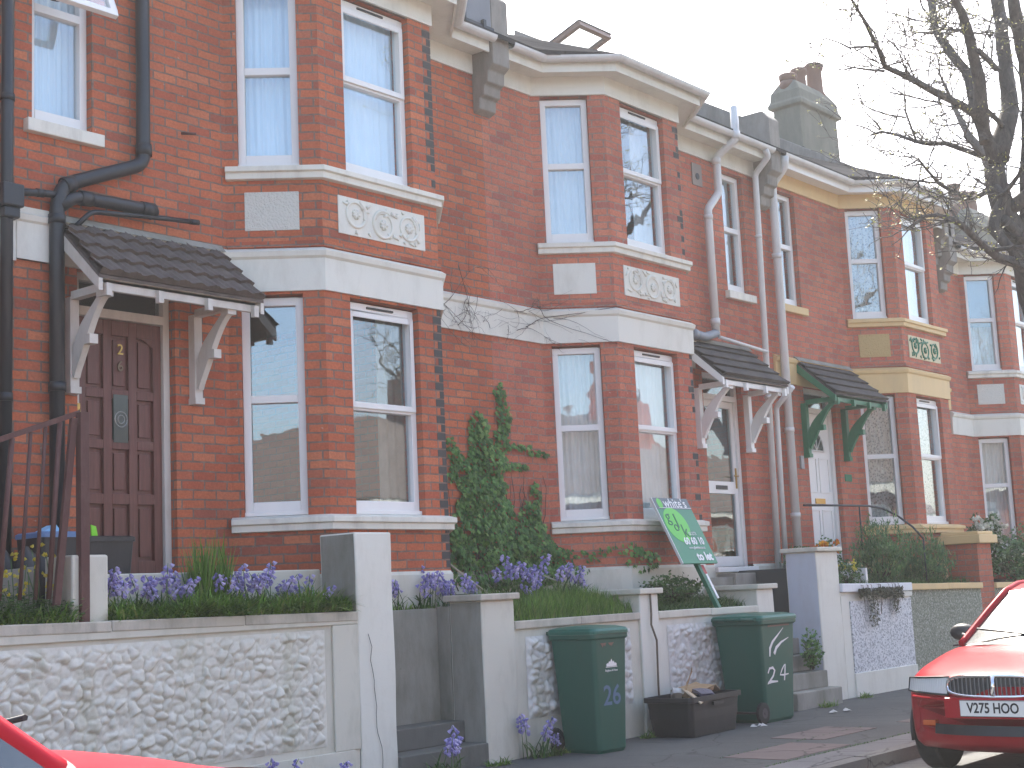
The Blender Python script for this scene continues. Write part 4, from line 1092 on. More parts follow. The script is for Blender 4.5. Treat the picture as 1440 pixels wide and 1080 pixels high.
def wbin(label, loc, rot, w, d, hgt):
    """front of the bin faces -y, wheels and hinge at +y"""
    r = root('wheelie_bin', label, 'wheelie bin', (0, 0, 0), 'green wheelie bins')
    bw, bd = w * .76, d * .74
    b = B(); rings = []
    for t, z in ((0, .02), (.04, .0), (.5, .5), (.93, .90), (1, .93)):
        z2 = z * hgt; ww = bw + (w * .93 - bw) * t; dd = bd + (d * .93 - bd) * t; oy = .02 * (1 - t)
        k = .97 if z == .02 and t == 0 else 1
        rings.append([(x * k, y * k - oy + .0, z2 if not (t == 0) else .0) for x, y in lumpy_rect(ww, dd, .035)])
    rings[0] = [(x * .93, y * .93, .0) for x, y, z in rings[1]]; rings[1] = [(x, y, .03) for x, y, z in rings[1]]
    loft(b, rings)
    body = fin('bin_body', b, BINGREEN, r, bevel=0)
    b = B()
    rr = [[(x, y, z * hgt) for x, y in lumpy_rect(w * .95, d * .95, .04)] for z in (.905,)] 
    lip = lumpy_rect(w, d * .985, .045); 
    loft(b, [[(x * .95, y * .95, .885 * hgt) for x, y in lip], [(x, y, .9 * hgt) for x, y in lip], [(x, y, .93 * hgt) for x, y in lip]]); fin('rim', b, BINGREEN, r)
    b = B(); lid = lumpy_rect(w * 1.03, d * 1.02, .06)
    loft(b, [[(x, y, .9315 * hgt) for x, y in lid], [(x * 1.0, y, .955 * hgt) for x, y in lid], [(x * .96, y * .96, .975 * hgt) for x, y in lid], [(x * .7, y * .7, .992 * hgt) for x, y in lid], [(x * .3, y * .3, 1.0 * hgt) for x, y in lid]], smooth=False)
    ld = fin('lid', b, BINLID, r)
    b = B(); b.tube([(-w * .42, d / 2 + .035, .945 * hgt), (w * .42, d / 2 + .035, .945 * hgt)], .014, 8)
    for x in (-w * .4, -w * .14, w * .14, w * .4): b.box(x - .014, x + .014, d / 2 - .04, d / 2 + .04, .93 * hgt, .96 * hgt)
    fin('handle', b, BINGREEN, ld)
    for sx in (-1, 1):
        b = B(); c = (sx * (bw / 2 + .012), bd / 2 + .065, .105)
        def ring(x, rad): return [(x, c[1] + rad * math.cos(a), c[2] + rad * math.sin(a)) for a in [i / 20 * 2 * PI for i in range(20)]]
        xs = c[0] - .02; loft(b, [ring(xs, .085), ring(xs + .004, .104), ring(xs + .036, .104), ring(xs + .04, .085)]); wh = fin('wheel', b, RUBBER, r, normals=True)
        b = B(); xo = xs + (.041 if sx > 0 else -.004); loft(b, [ring(xo, .05), ring(xo + .003, .045)]); b.tube([(xo - .006, c[1], c[2]), (xo + .01, c[1], c[2])], .015, 8); fin('hub', b, mat('hub_plastic', (.05, .045, .05), .6), wh, normals=True)
    b = B(); b.tube([(-bw / 2, bd / 2 + .065, .105), (bw / 2, bd / 2 + .065, .105)], .012, 8); fin('axle', b, DARKTRIM, r)
    return r
def onface(w, hgt, t, x, z, d, bw_, side):
    pass
# the bin painted 26, small, front to the street
HB = 1.07
r26 = wbin('slim green wheelie bin painted 26 in blue with a white council emblem', 0, 0, .48, .55, HB)
bd, dd0 = .55 * .74, .55 * .93
def fy(z, d): # y of the front face at height z (z in m)
    t = min(1, max(0, z / (.93 * HB))); return -(d * .74 + (d * .93 - d * .74) * t) / 2 - .02 * (1 - t)
def face_m(x, z, d, o=.002):
    ya, yb = fy(z - .1, d), fy(z + .1, d); return frame_mtx((x, fy(z, d) - o, z), (1, 0, 0), (0, yb - ya, .2))
text('26', .235, BLUETXT, 'painted_number', r26, face_m(.0, .47, .55), .001, bold=.003)
b = B(); mm = face_m(.0, .72, .55)
def pt(x, y): return tuple(mm @ Vector((x, y, .001)))
def flat(b, pts): 
    b.prism([pt(*p) for p in pts], tuple((mm.to_3x3() @ Vector((0, 0, .0015)))))
for (cx, w, h0) in ((-.055, .022, .03), (-.028, .028, .045), (0, .036, .062), (.028, .028, .045), (.055, .022, .03)):
    dome = [(cx - w / 2, .0), (cx + w / 2, .0), (cx + w / 2, h0 * .35), (cx + w * .62, h0 * .52), (cx + w * .3, h0 * .72), (cx, h0), (cx - w * .3, h0 * .72), (cx - w * .62, h0 * .52), (cx - w / 2, h0 * .35)]
    flat(b, dome)
flat(b, [(-.075, -.008), (.075, -.008), (.075, -.003), (-.075, -.003)])
fin('council_emblem', b, WHTXT, r26, normals=True)
text('Brighton & Hove', .026, WHTXT, 'council_lettering', r26, face_m(.0, .685, .55), .0008, sx=.92)
b = B(); mm = face_m(-.02, .90, .55)
flat(b, [(-.12, .02), (-.04, .02), (-.06, -.01), (-.075, .004), (-.09, -.018)]); flat(b, [(-.02, .02), (.06, .02), (.03, -.008), (.0, .0)])
fin('worn_label', b, mat('peeling_label', (.2, .13, .1), .8), r26, normals=True)
r26.matrix_basis = Matrix.Translation((-.67, -1.515, GZ)) @ Matrix.Rotation(math.radians(-4), 4, 'Z')
# the bin painted 24, large; its side faces the street
r24 = wbin('broad green wheelie bin painted 24 in white with a white swoosh', 0, 0, .58, .74, HB)
def sx_(z): 
    t = min(1, max(0, z / (.93 * HB))); return (.58 * .76 + (.58 * .93 - .58 * .76) * t) / 2
def side_m(yy, z, o=.002):   # on the -x side: text reads along -y
    return frame_mtx((-sx_(z) - o, yy, z), (0, -1, 0), (-(sx_(z + .1) - sx_(z - .1)), 0, .2))
b = B(); mm = side_m(.0, .5)
def stroke(b, pts, ws):
    pts = [Vector((x * 1.45, y * 1.0)) for x, y in pts]; L_, R2 = [], []
    for i, p in enumerate(pts):
        d = (pts[min(i + 1, len(pts) - 1)] - pts[max(i - 1, 0)]).normalized(); n = Vector((-d.y, d.x)); w = ws[i] if isinstance(ws, list) else ws
        L_.append(p + n * w / 2); R2.append(p - n * w / 2)
    for i in range(len(pts) - 1):
        q = [L_[i], L_[i + 1], R2[i + 1], R2[i]]; b.prism([pt(*v) for v in q], tuple((mm.to_3x3() @ Vector((0, 0, .0015)))))
stroke(b, [(-.15, -.02), (-.13, .025), (-.085, .03), (-.06, .0), (-.08, -.05), (-.12, -.09), (-.155, -.115), (-.1, -.105), (-.02, -.11)], [.018, .022, .026, .026, .024, .022, .026, .026, .014])
stroke(b, [(.075, .045), (.04, .0), (.015, -.05), (.06, -.055), (.13, -.05)], [.014, .018, .022, .018, .01])
stroke(b, [(.085, .05), (.08, -.02), (.07, -.11)], [.02, .022, .02])
fin('painted_number', b, WHTXT, r24, normals=True)
b = B(); mm = side_m(.0, .78)
stroke(b, [(-.12, -.14), (-.115, -.06), (-.08, .0), (-.01, .06), (.07, .13)], [.02, .036, .03, .018, .004])
stroke(b, [(-.06, -.12), (-.03, -.06), (.04, -.01), (.14, .03)], [.04, .034, .022, .006])
fin('white_swoosh', b, WHTXT, r24, normals=True)
b = B(); mm = side_m(.0, .93); flat(b, [(-.2, .0), (.22, .0), (.22, .03), (.1, .034), (.02, .02), (-.2, .035)]); fin('worn_label', b, mat('peeling_label', (.2, .13, .1), .8), r24, normals=True)
r24.matrix_basis = Matrix.Translation((2.07, -1.555, GZ)) @ Matrix.Rotation(math.radians(90), 4, 'Z') 
# ------------------------------------------------------------------ black recycling crate full of card
cr = root('recycling_crate', 'black recycling crate heaped with cardboard between the two green bins', 'recycling crate')
b = B()
def crate(b, L_=.98, D_=.5, H_=.36):
    out = lumpy_rect(L_, D_, .05)
    rings = [[(x * .86, y * .84, 0) for x, y in out], [(x * .88, y * .86, .01) for x, y in out], [(x * .97, y * .97, H_ - .05) for x, y in out], [(x * 1.03, y * 1.05, H_ - .045) for x, y in out], [(x * 1.03, y * 1.05, H_) for x, y in out], [(x * .97, y * .96, H_) for x, y in out], [(x * .94, y * .93, H_ - .2) for x, y in out], [(x * .3, y * .3, H_ - .21) for x, y in out]]
    loft(b, rings)
crate(b); fin('crate_body', b, BLACKPL, cr)
b = B()
for k in range(2): b.box(-.1 + 0, .1, (-1) ** k * .262 - .008, (-1) ** k * .262 + .008, .27, .3)
fin('crate_handle', b, BLACKPL, cr)
cr.matrix_basis = Matrix.Translation((.86, -1.56, GZ)) @ Matrix.Rotation(math.radians(4), 4, 'Z')
st = random.Random(5)
cl = [('folded cardboard flap standing tallest in the black crate', CARD, (.68, -1.6, -1.66), (.26, .004, .2), (20, 12, 30)), ('flat pale card sheet leaning at the left end of the crate', mat('pale_card', (.5, .4, .27), .8), (.62, -1.72, -1.72), (.3, .22, .012), (35, 8, 20)),
      ('white crumpled paper at the left corner of the crate', PAPER, (.5, -1.62, -1.7), (.14, .1, .05), (10, 30, 40)), ('brown box lid lying across the middle of the crate', CARD, (.95, -1.5, -1.7), (.34, .24, .04), (6, -8, -12)),
      ('torn strip of card at the right end of the crate', mat('pale_card', (.5, .4, .27), .8), (1.18, -1.55, -1.69), (.25, .16, .012), (-10, 14, 25)), ('dark printed packet in the middle of the crate', mat('dark_print', (.08, .08, .12), .5), (.86, -1.68, -1.71), (.2, .12, .03), (22, 5, -15))]
for lb, m, c, sz, rt in cl:
    b = B(); b.box(-sz[0] / 2, sz[0] / 2, -sz[1] / 2, sz[1] / 2, 0, sz[2])
    bmesh.ops.subdivide_edges(b.bm, edges=b.bm.edges[:], cuts=3, use_grid_fill=True)
    mt = Matrix.Translation(c) @ Matrix.Rotation(math.radians(rt[2]), 4, 'Z') @ Matrix.Rotation(math.radians(rt[0]), 4, 'X') @ Matrix.Rotation(math.radians(rt[1]), 4, 'Y')
    for v in b.bm.verts: v.co += Vector([noise.noise(v.co * 14 + Vector((k * 9, 0, c[0]))) * .015 for k in range(3)])
    b.bm.transform(mt); tag(fin('waste_card', b, m), lb, 'cardboard', 'waste in the black crate')
# litter
for k, (x, y, lb) in enumerate(((2.9, -1.95, 'crumpled white scrap on the pavement by the steps'), (1.45, -1.9, 'white scrap of litter beside the black crate'), (3.1, -2.0, 'flattened white scrap on the pavement right of the bin painted 24'))):
    b = B()
    for q in range(5):
        u, v2 = U(-.05, .05), U(-.05, .05); b.face([(x + u, y + v2, GZ + .008 + U(0, .02)), (x + u + .05, y + v2 + U(-.02, .02), GZ + .01), (x + u + .04, y + v2 + .05, GZ + .02 + U(0, .02)), (x + u - .01, y + v2 + .04, GZ + .01)])
    tag(fin('litter', b, PAPER), lb, 'litter', 'scraps of litter')
# boxes on the path in front of the brown door
def bx(label, x0, x1, y0, y1, z0, z1, m, lidm, extra=None):
    r = root('storage_box', label, 'storage box', ((x0 + x1) / 2, (y0 + y1) / 2, z0), 'boxes on the path by the brown door')
    b = B(); cx, cy = (x0 + x1) / 2, (y0 + y1) / 2; o = lumpy_rect(x1 - x0, y1 - y0, .03)
    loft(b, [[(cx + x * .85, cy + y * .85, z0) for x, y in o], [(cx + x, cy + y, z1 - .04) for x, y in o]]); fin('box_body', b, m, r)
    b = B(); loft(b, [[(cx + x * 1.05, cy + y * 1.06, z1 - .04) for x, y in o], [(cx + x * 1.05, cy + y * 1.06, z1 - .01) for x, y in o], [(cx + x * .95, cy + y * .95, z1) for x, y in o]]); fin('box_lid', b, lidm, r)
    return r
bx('dark box with a blue lid behind the railing post', -5.42, -5.12, -.58, -.25, -.62, -.14, BLACKPL, mat('blue_lid', (.1, .2, .38), .4))
bx('wide black bin box with a lime tag below the brown door', -5.07, -4.68, -.58, -.2, -.62, -.17, BLACKPL, BLACKPL)
b = B(); b.prism([(-4.98, -.5, -.17), (-4.93, -.5, -.17), (-4.945, -.5, -.1), (-4.985, -.5, -.09)], (0, .01, 0)); tag(fin('lime_tag', b, mat('lime_plastic', (.2, .65, .02), .4)), 'lime green plastic tag standing on the black box lid', 'plastic tag')
b = B(); b.prism([(-5.36, -.5, -.139), (-5.22, -.5, -.139), (-5.26, -.5, -.09)], (0, .12, 0)); tag(fin('folded_sheet', b, mat('light_blue_plastic', (.25, .55, .8), .4), normals=True), 'folded light blue plastic sheet on the blue lidded box', 'plastic sheet')
b = B()
for k in range(5):
    b.lathe((-5.9 + k * .13, -.5 + .05 * math.sin(k * 4), -.62), [(.08, 0), (.1, .02), (.09, .28 + .05 * math.sin(k * 3)), (.03, .36), (.02, .38)], 9)
bag = tag(fin('refuse_sack', b, BLACKPL), 'heap of black sacks behind the railings at the left edge', 'refuse sack')

# ------------------------------------------------------------------ railings
rl = root('iron_railing', 'rusty iron railing with leaning bars at the left edge', 'railing', (-5.5, -1.12, -.75))
b = B(); b.box(-5.485, -5.42, -1.13, -1.07, -.76, .60); fin('post', b, RUST, rl, bevel=.003)
tp = lambda x: .585 - (-5.45 - x) * .36
b = B(); b.obox((-7.4, -1.085, tp(-7.4)), (1.94, 0, .36 * 1.94), (0, .03, 0), (0, 0, .035)); fin('top_rail', b, RUST, rl)
b = B(); b.obox((-5.53, -1.1, .56), (-.13, 0, -1.2), (.045, 0, 0), (0, .03, 0)); fin('brace', b, RUST, rl)
for k in range(13):
    x = -5.6 - k * .105 if k < 3 else -5.62 - k * .107
    b = B(); zt = tp(x); lean = -.075 - .01 * math.sin(k * 5); b.tube([(x, -1.07, zt), (x + lean * 1.1, -1.07, -.6)], .012 if k % 3 else .017, 6); fin('bar', b, RUST, rl)
# curved handrail of house C
hr = root('handrail', 'thin black curved handrail in front of the white panelled door', 'handrail', (6.6, -.5, -.8))
b = B(); b.tube([(5.5, -.35, .235), (6.2, -.42, .24), (6.9, -.55, .235), (7.15, -.62, .2), (7.3, -.75, .1), (7.42, -.9, -.06), (7.5, -1.0, -.22)], .014, 8); fin('rail', b, BLKPIPE, hr)
for x, yy, z in ((6.7, -.51, .235), (7.5, -1.0, -.22)):
    b = B(); b.tube([(x, yy, z), (x, yy, -.8)], .011, 6); fin('post', b, BLKPIPE, hr)

# ------------------------------------------------------------------ letting board
sg = root('letting_board', 'tilted green letting board reading to let in the middle garden', 'estate agent board', (1.96, -1.1, -.85))
e1 = Vector((1, 0, 0)); e2 = Vector((-.04, .42, .9)).normalized(); e3 = e1.cross(e2)
o = Vector((1.66, -1.02, -.475)); bw_, bh_ = .66, .77
TEAL = mat('sign_green', (.012, .2, .085), .4); LIME = mat('sign_lime', (.09, .52, .03), .4); SGREY = mat('sign_slate_grey', (.07, .1, .11), .4)
b = B(); b.obox(o, e1 * bw_, e2 * bh_, -e3 * .02); 
bd_ = fin('board', b, TEAL, sg)
b = B(); b.obox(o - e1 * .012 - e3 * .022, e1 * .0118, e2 * bh_, e3 * .026); fin('board_edge', b, mat('sign_edge', (.6, .62, .6), .4), bd_)
def SP(u, v, h=.002): return o + e1 * u + e2 * v + e3 * h
def sgflat(name, pts, m, h=.0012): 
    b = B(); b.prism([SP(u, v, .0006) for u, v in pts], e3 * h); return fin(name, b, m, bd_, normals=True)
sgflat('grey_header', [(0, bh_ * .83), (bw_, bh_ * .83), (bw_, bh_), (0, bh_)], SGREY)
sgflat('header_line', [(.06, bh_ * .845), (bw_, bh_ * .845), (bw_, bh_ * .852), (.06, bh_ * .852)], WHTXT, .003)
sgflat('lime_oval', [(.235 + .205 * math.cos(t), .45 + .205 * math.sin(t) * 1.0) for t in [i / 32 * 2 * PI for i in range(32)]], LIME, .0016)
sgflat('lime_leaf_disc', [(.1 + .045 * math.cos(t), bh_ * .915 + .06 * math.sin(t)) for t in [i / 24 * 2 * PI for i in range(24)]], LIME, .003)
def st_(s, u, v, size, m, name='lettering', **k): return text(s, size, m, name, bd_, frame_mtx(SP(u, v, .0035), e1, e2), .0012, **k)
st_("white's", .38, bh_ * .915, .15, WHTXT, bold=.001)
DKG = mat('sign_dark_green', (.01, .12, .04), .5)
st_('g', .13, .55, .2, DKG, 'monogram_letter'); st_('o', .2, .43, .17, DKG, 'monogram_letter'); st_('l', .25, .49, .24, DKG, 'monogram_letter'); st_('k', .33, .37, .22, DKG, 'monogram_letter')
st_('01273', .44, .345, .055, WHTXT); st_('60 60 10', .40, .255, .115, WHTXT, bold=.0035, sx=.9); st_('www.glkwhites.co.uk', .4, .18, .042, WHTXT, sx=.85); st_('to let', .46, .075, .13, WHTXT, bold=.005)
b = B(); b.obox(SP(.3, -.5, -.07), e1 * .05, e2 * .75, e3 * .045); fin('post', b, mat('sign_post_green', (.012, .12, .06), .5), sg)
b = B(); b.obox(SP(.37, -.1, -.06), e1 * .06, e2 * .1, e3 * .02); fin('red_clamp', b, mat('red_clamp', (.4, .02, .02), .5), sg)
b = B(); b.obox(SP(.40, -.38, -.075), e1 * .035, e2 * .34, e3 * .03); fin('white_batten', b, UPVC, sg)
# ------------------------------------------------------------------ plants
def blade(b, p, az, ln, w, up=.9, bend=.5, seg=3):
    p = Vector(p); d = Vector((math.cos(az), math.sin(az), 0)); side = Vector((-d.y, d.x, 0)) * w / 2
    L_, R2 = [], []
    for i in range(seg + 1):
        t = i / seg; q = p + d * (ln * t * (1 - up) + ln * bend * t * t * .6) + Vector((0, 0, ln * (t * up - bend * t * t * .55)))
        k = (1 - t ** 2) + .02; L_.append(b.bm.verts.new(q - side * k)); R2.append(b.bm.verts.new(q + side * k))
    for i in range(seg): b.bm.faces.new((L_[i], L_[i + 1], R2[i + 1], R2[i]))
def bell(b, p, d, ln=.016, r=.008):
    p = Vector(p); d = Vector(d).normalized(); u = d.orthogonal().normalized(); v = d.cross(u); n = 5
    a = [b.bm.verts.new(p + (u * math.cos(i / n * 2 * PI) + v * math.sin(i / n * 2 * PI)) * r * .55) for i in range(n)]
    c = [b.bm.verts.new(p + d * ln + (u * math.cos(i / n * 2 * PI) + v * math.sin(i / n * 2 * PI)) * r * 1.25) for i in range(n)]
    for i in range(n): b.bm.faces.new((a[i], a[(i + 1) % n], c[(i + 1) % n], c[i]))
    b.bm.faces.new(a[::-1])
def bluebells(seed, hgt=.3, stems=4, leaves=22, spread=.09):
    random.seed(seed)
    r = root('bluebell_clump', 'x', 'bluebells')
    b = B()
    for k in range(leaves): blade(b, (U(-spread, spread) * .7, U(-spread, spread) * .6, 0), U(0, 6.28), U(.18, .34), U(.009, .016), U(.6, .85), U(.35, .8))
    fin('leaves', b, GRASSD, r)
    bs = B(); bf = B()
    for k in range(stems):
        x, y = U(-spread, spread), U(-spread, spread); h = hgt * U(.72, 1.08); az = U(0, 6.28); ln = U(.03, .1)
        pts = [(x + math.cos(az) * ln * t * t, y + math.sin(az) * ln * t * t, h * (t - .06 * t * t)) for t in (0, .35, .7, .9, 1)]
        bs.tube(pts, [.0035, .0032, .0028, .0022, .0015], 4)
        for q in range(11):
            t = .62 + .4 * q / 11; px = x + math.cos(az) * ln * t * t; py = y + math.sin(az) * ln * t * t; pz = h * (t - .06 * t * t); a2 = q * 2.4 + k
            bell(bf, (px + math.cos(a2) * .014, py + math.sin(a2) * .014, pz), (math.cos(a2) * .8, math.sin(a2) * .8, -.75), U(.018, .026), U(.009, .012))
    fin('stems', bs, STEM, r); fin('flowers', bf, VIOLET, r)
    return r
protos = [bluebells(1), bluebells(2, .26, 3), bluebells(3, .33, 5, 26, .13)]
P_ = [  # x, y, z, scale, which, label
 (-5.16, -.93, -.75, 1.05, 0, 'bluebells right beside the cream stub pier, leftmost clump of the long bed'), (-5.0, -.9, -.75, 1.15, 2, 'bluebells below the black box by the brown door, second clump from the stub pier'), (-4.86, -.95, -.75, 1.1, 1, 'bluebells below the left edge of the brown door'),
 (-4.72, -.88, -.75, 1.2, 2, 'tall bluebells below the middle of the brown door'), (-4.58, -.95, -.76, 1.1, 0, 'bluebells below the right edge of the brown door'), (-4.45, -.9, -.76, 1.15, 1, 'bluebells just left of the tall tuft of upright blades'),
 (-4.12, -.9, -.76, 1.2, 2, 'bluebells just right of the tall tuft of upright blades'), (-3.95, -.95, -.76, 1.1, 0, 'bluebells between the tuft and the bay window sill corner'), (-3.78, -.85, -.76, 1.25, 2, 'tallest bluebells under the left splay of the bay window'),
 (-3.6, -.92, -.77, 1.15, 1, 'bluebells under the bay window, second clump from the cracked pier'), (-3.4, -.9, -.82, 1.1, 2, 'bluebells against the grey side of the cracked pier'),
 (-2.35, -.58, -.79, 1.0, 0, 'bluebells on the retaining wall above the dark steps'), (-2.1, -.58, -.79, 1.1, 1, 'bluebells in front of the white plinth, left of the capped grey pier'), (-1.85, -.6, -.79, 1.25, 2, 'dense dark bluebells directly behind the left of the capped grey pier'),
 (-1.6, -.75, -.85, 1.2, 2, 'bluebells directly behind the middle of the capped grey pier'), (-1.42, -.7, -.83, 1.1, 0, 'bluebells behind the right edge of the capped grey pier cap'), (-1.15, -.65, -.82, 1.1, 1, 'bluebells under the left foot of the ivy'),
 (-.75, -.6, -.75, 1.35, 2, 'tall bluebells in front of the ivy, above the rough panel'), (-.5, -.75, -.85, 1.15, 0, 'bluebells in front of the ivy, above the left of the bin painted 26'), (-.3, -.6, -.75, 1.2, 1, 'bluebells in front of the ivy, above the middle of the bin painted 26'),
 (.1, -.5, -.78, 1.45, 2, 'tallest bluebells at the right foot of the ivy'), (.3, -.6, -.75, 1.1, 0, 'bluebells between the ivy and the slim pier'), (.5, -.55, -.78, 1.1, 1, 'bluebells directly behind the slim pier'),
 (-4.03, -1.3, GZ, 1.1, 0, 'bluebells at the foot of the long white wall beside the near car bonnet'), (-3.45, -1.33, GZ, 1.0, 1, 'bluebells at the foot of the long white wall beside the cracked pier'),
 (-2.5, -1.42, GZ, 1.25, 2, 'bluebells growing on the lowest dark entry step'), (-1.22, -1.34, GZ, 1.25, 0, 'tall bluebells on the pavement left of the bin painted 26'), (-1.05, -1.4, GZ, .8, 1, 'short bluebells on the pavement near the wheel of the bin painted 26')]
random.seed(5)
for x, y, z, s_, w, lb in P_:
    dup(protos[w], Matrix.Translation((x, y, z)) @ Matrix.Rotation(U(0, 6.28), 4, 'Z') @ Matrix.Scale(s_, 4), lb, 'clumps of bluebells')
for p in protos:
    for c in list(p.children): bpy.data.objects.remove(c)
    bpy.data.objects.remove(p)
# beds of grass and leafy ground cover
def grassbed(name, x0, x1, y0, y1, zf, n, m, l0, l1, w0, w1, label=None, up=(.55, .9), bend=(.3, .9)):
    b = B()
    for k in range(n):
        x, y = U(x0, x1), U(y0, y1); z = zf(x, y); f = .6 + .6 * noise.noise(Vector((x * 3, y * 5, 1.3)))
        blade(b, (x, y, z - .01), U(0, 6.28), U(l0, l1) * max(.35, f + .4), U(w0, w1), U(*up), U(*bend))
    return tag(fin(name, b, m), kind='stuff')
def ss(z0, z1, y0=-1.1, y1=0): return lambda x, y: z0 + (z1 - z0) * (y - y0) / (y1 - y0)
random.seed(21)
grassbed('grass', -5.22, -3.16, -1.19, -.74, ss(-.76, -.76), 8500, GRASS, .13, .36, .008, .018, up=(.45, .88), bend=(.4, 1.0))
grassbed('grass', -7.4, -5.56, -1.18, -.72, ss(-.76, -.74), 4600, GRASS, .1, .26, .006, .014)
grassbed('grass', -1.25, .52, -1.17, -.5, ss(-.93, -.7), 8500, GRASS, .12, .3, .005, .011, up=(.75, .95), bend=(.15, .5))
grassbed('grass', .9, 2.7, -1.1, -.45, ss(-.95, -.72), 4200, GRASSD, .08, .2, .006, .012)
grassbed('grass', 4.65, 8.7, -1.12, -.3, ss(-.88, -.72), 5000, GRASSD, .12, .32, .008, .016, up=(.6, .9))
grassbed('ground_cover', -3.05, -1.65, -.71, -.56, lambda x, y: -.79, 500, GRASS, .06, .16, .005, .01)
for k, (x, y, s_, lb) in enumerate(((-.98, -1.36, .14, 'grass tuft on the pavement left of the bin painted 26'), (-2.55, -1.44, .12, 'grass tuft on the edge of the lowest dark entry step'), (-1.75, -1.36, .11, 'grass tuft at the foot of the capped grey pier'), (.42, -1.36, .12, 'grass tuft at the foot of the slim white pier between the bins'), (3.62, -1.5, .12, 'grass tuft on the pavement by the step right of the bin painted 24'), (4.75, -1.36, .09, 'grass tuft at the foot of the white pebbledash wall'), (-3.8, -1.36, .1, 'grass tuft below the long white wall'))):
    b = B()
    for q in range(110): blade(b, (x + U(-s_, s_), y + U(-.05, .05), GZ), U(0, 6.28), U(.06, .17), U(.005, .01), U(.4, .85), U(.3, .9))
    tag(fin('grass_tuft', b, GRASS), lb, 'grass tuft', 'grass tufts on the pavement')
b = B(); random.seed(9)
for q in range(420): x = U(-1.2, 1.6); blade(b, (x, -3.498 + U(-.012, .012), GZ), U(0, 6.28), U(.015, .05), .004, .7, .5)
for q in range(200): x = U(-.8, 1.7); blade(b, (x, -2.85 + U(-.015, .015), GZ), U(0, 6.28), U(.01, .03), .004, .7, .5)
tag(fin('moss_in_joints', b, GRASSD), kind='stuff')
# tall upright tuft
tu = root('upright_plant', 'tall tuft of upright sword leaves between bluebells right of the brown door', 'plant', (-4.3, -.9, -.8)); b = B(); random.seed(31)
for q in range(340): blade(b, (-4.27 + U(-.14, .14), -.9 + U(-.08, .08), -.78), U(0, 6.28), U(.34, .72), U(.012, .02), U(.84, .96), U(.02, .25), 4)
fin('leaves', b, GRASS, tu)
# yellow flowers by the railing
yf = root('yellow_flower_plant', 'thin plant with small yellow flowers behind the railings', 'plant', (-5.75, -.95, -.8)); b = B(); b2 = B()
for q in range(16):
    x, y, h = -5.75 + U(-.3, .2), -.95 + U(-.08, .08), U(.25, .6); b.tube([(x, y, -.82), (x + U(-.05, .05), y, -.82 + h * .6), (x + U(-.06, .06), y, -.82 + h)], .004, 4)
    for k in range(4): bell(b2, (x + U(-.05, .05), y + U(-.03, .03), -.82 + h + U(-.02, .03)), (U(-1, 1), U(-1, 1), U(0, 1)), .015, .012)
fin('stems', b, STEM, yf); fin('flowers', b2, YELLOW, yf)
b = B()
for q in range(4200):
    x, y = U(-7.2, -5.5), U(-1.18, -.8); z = -.78 + U(0, .2) * (1 + .5 * noise.noise(Vector((x * 4, y * 4, 0)))); a = U(0, 6.28); s_ = U(.02, .045); d = Vector((math.cos(a), math.sin(a), U(-.3, .5))).normalized() * s_; sd = Vector((-d.y, d.x, U(-.01, .01))) * .45
    p = Vector((x, y, z)); b.face([p, p + d * .5 + sd, p + d, p + d * .5 - sd])
tag(fin('leafy_ground_cover', b, GRASSD), kind='stuff')

# ivy
def leaf5(b, p, n, up, s):
    n = n.normalized(); u = (up - n * up.dot(n)).normalized(); v = n.cross(u)
    sh = ((0, -.5), (.28, -.32), (.62, -.3), (.42, .02), (.5, .38), (.2, .3), (0, .75), (-.2, .3), (-.5, .38), (-.42, .02), (-.62, -.3), (-.28, -.32))
    vs = [b.bm.verts.new(p + (v * a - u * c) * s - n * abs(a) * s * .25) for a, c in sh]; cen = b.bm.verts.new(p + n * s * .08)
    for i in range(12): b.bm.faces.new((cen, vs[i], vs[(i + 1) % 12]))
BL = [(-0.27, 0.92, 0.12, 0.15), (-0.26, 0.72, 0.16, 0.17), (0.07, 1.24, 0.07, 0.12), (0.11, 1.03, 0.09, 0.17), (0.06, 0.82, 0.1, 0.13), (-0.16, 0.56, 0.27, 0.17), (-0.5, 0.48, 0.17, 0.12), (-0.74, 0.4, 0.08, 0.05), (-0.79, 0.77, 0.1, 0.03), (-0.68, 0.7, 0.05, 0.1), (-0.6, 0.6, 0.07, 0.1), (-0.24, 0.33, 0.33, 0.16), (-0.4, 0.24, 0.22, 0.14), (-0.22, 0.13, 0.38, 0.16), (-0.3, -0.08, 0.44, 0.18), (-0.22, -0.28, 0.48, 0.16), (0.27, 0.55, 0.19, 0.035), (0.33, 0.75, 0.2, 0.03), (0.64, 0.7, 0.15, 0.03), (0.55, 0.26, 0.07, 0.13), (0.45, 0.09, 0.15, 0.11), (0.4, -0.08, 0.25, 0.15), (0.49, -0.27, 0.34, 0.15), (-0.7, -0.16, 0.1, 0.1), (-0.65, -0.32, 0.18, 0.1), (0.72, -0.33, 0.2, 0.12), (0.17, -0.2, 0.3, 0.19), (0.0, -.5, .75, .16), (.6, -.5, .4, .12), (1.0, -.35, .22, .06), (1.35, -.3, .2, .05), (1.6, -.42, .25, .1)]
iv = root('ivy', 'green ivy climbing the brick wall between the two bay windows', 'ivy', (0, -.05, -.7)); b = B(); random.seed(77)
tot = sum(a * c for _, _, a, c in BL)
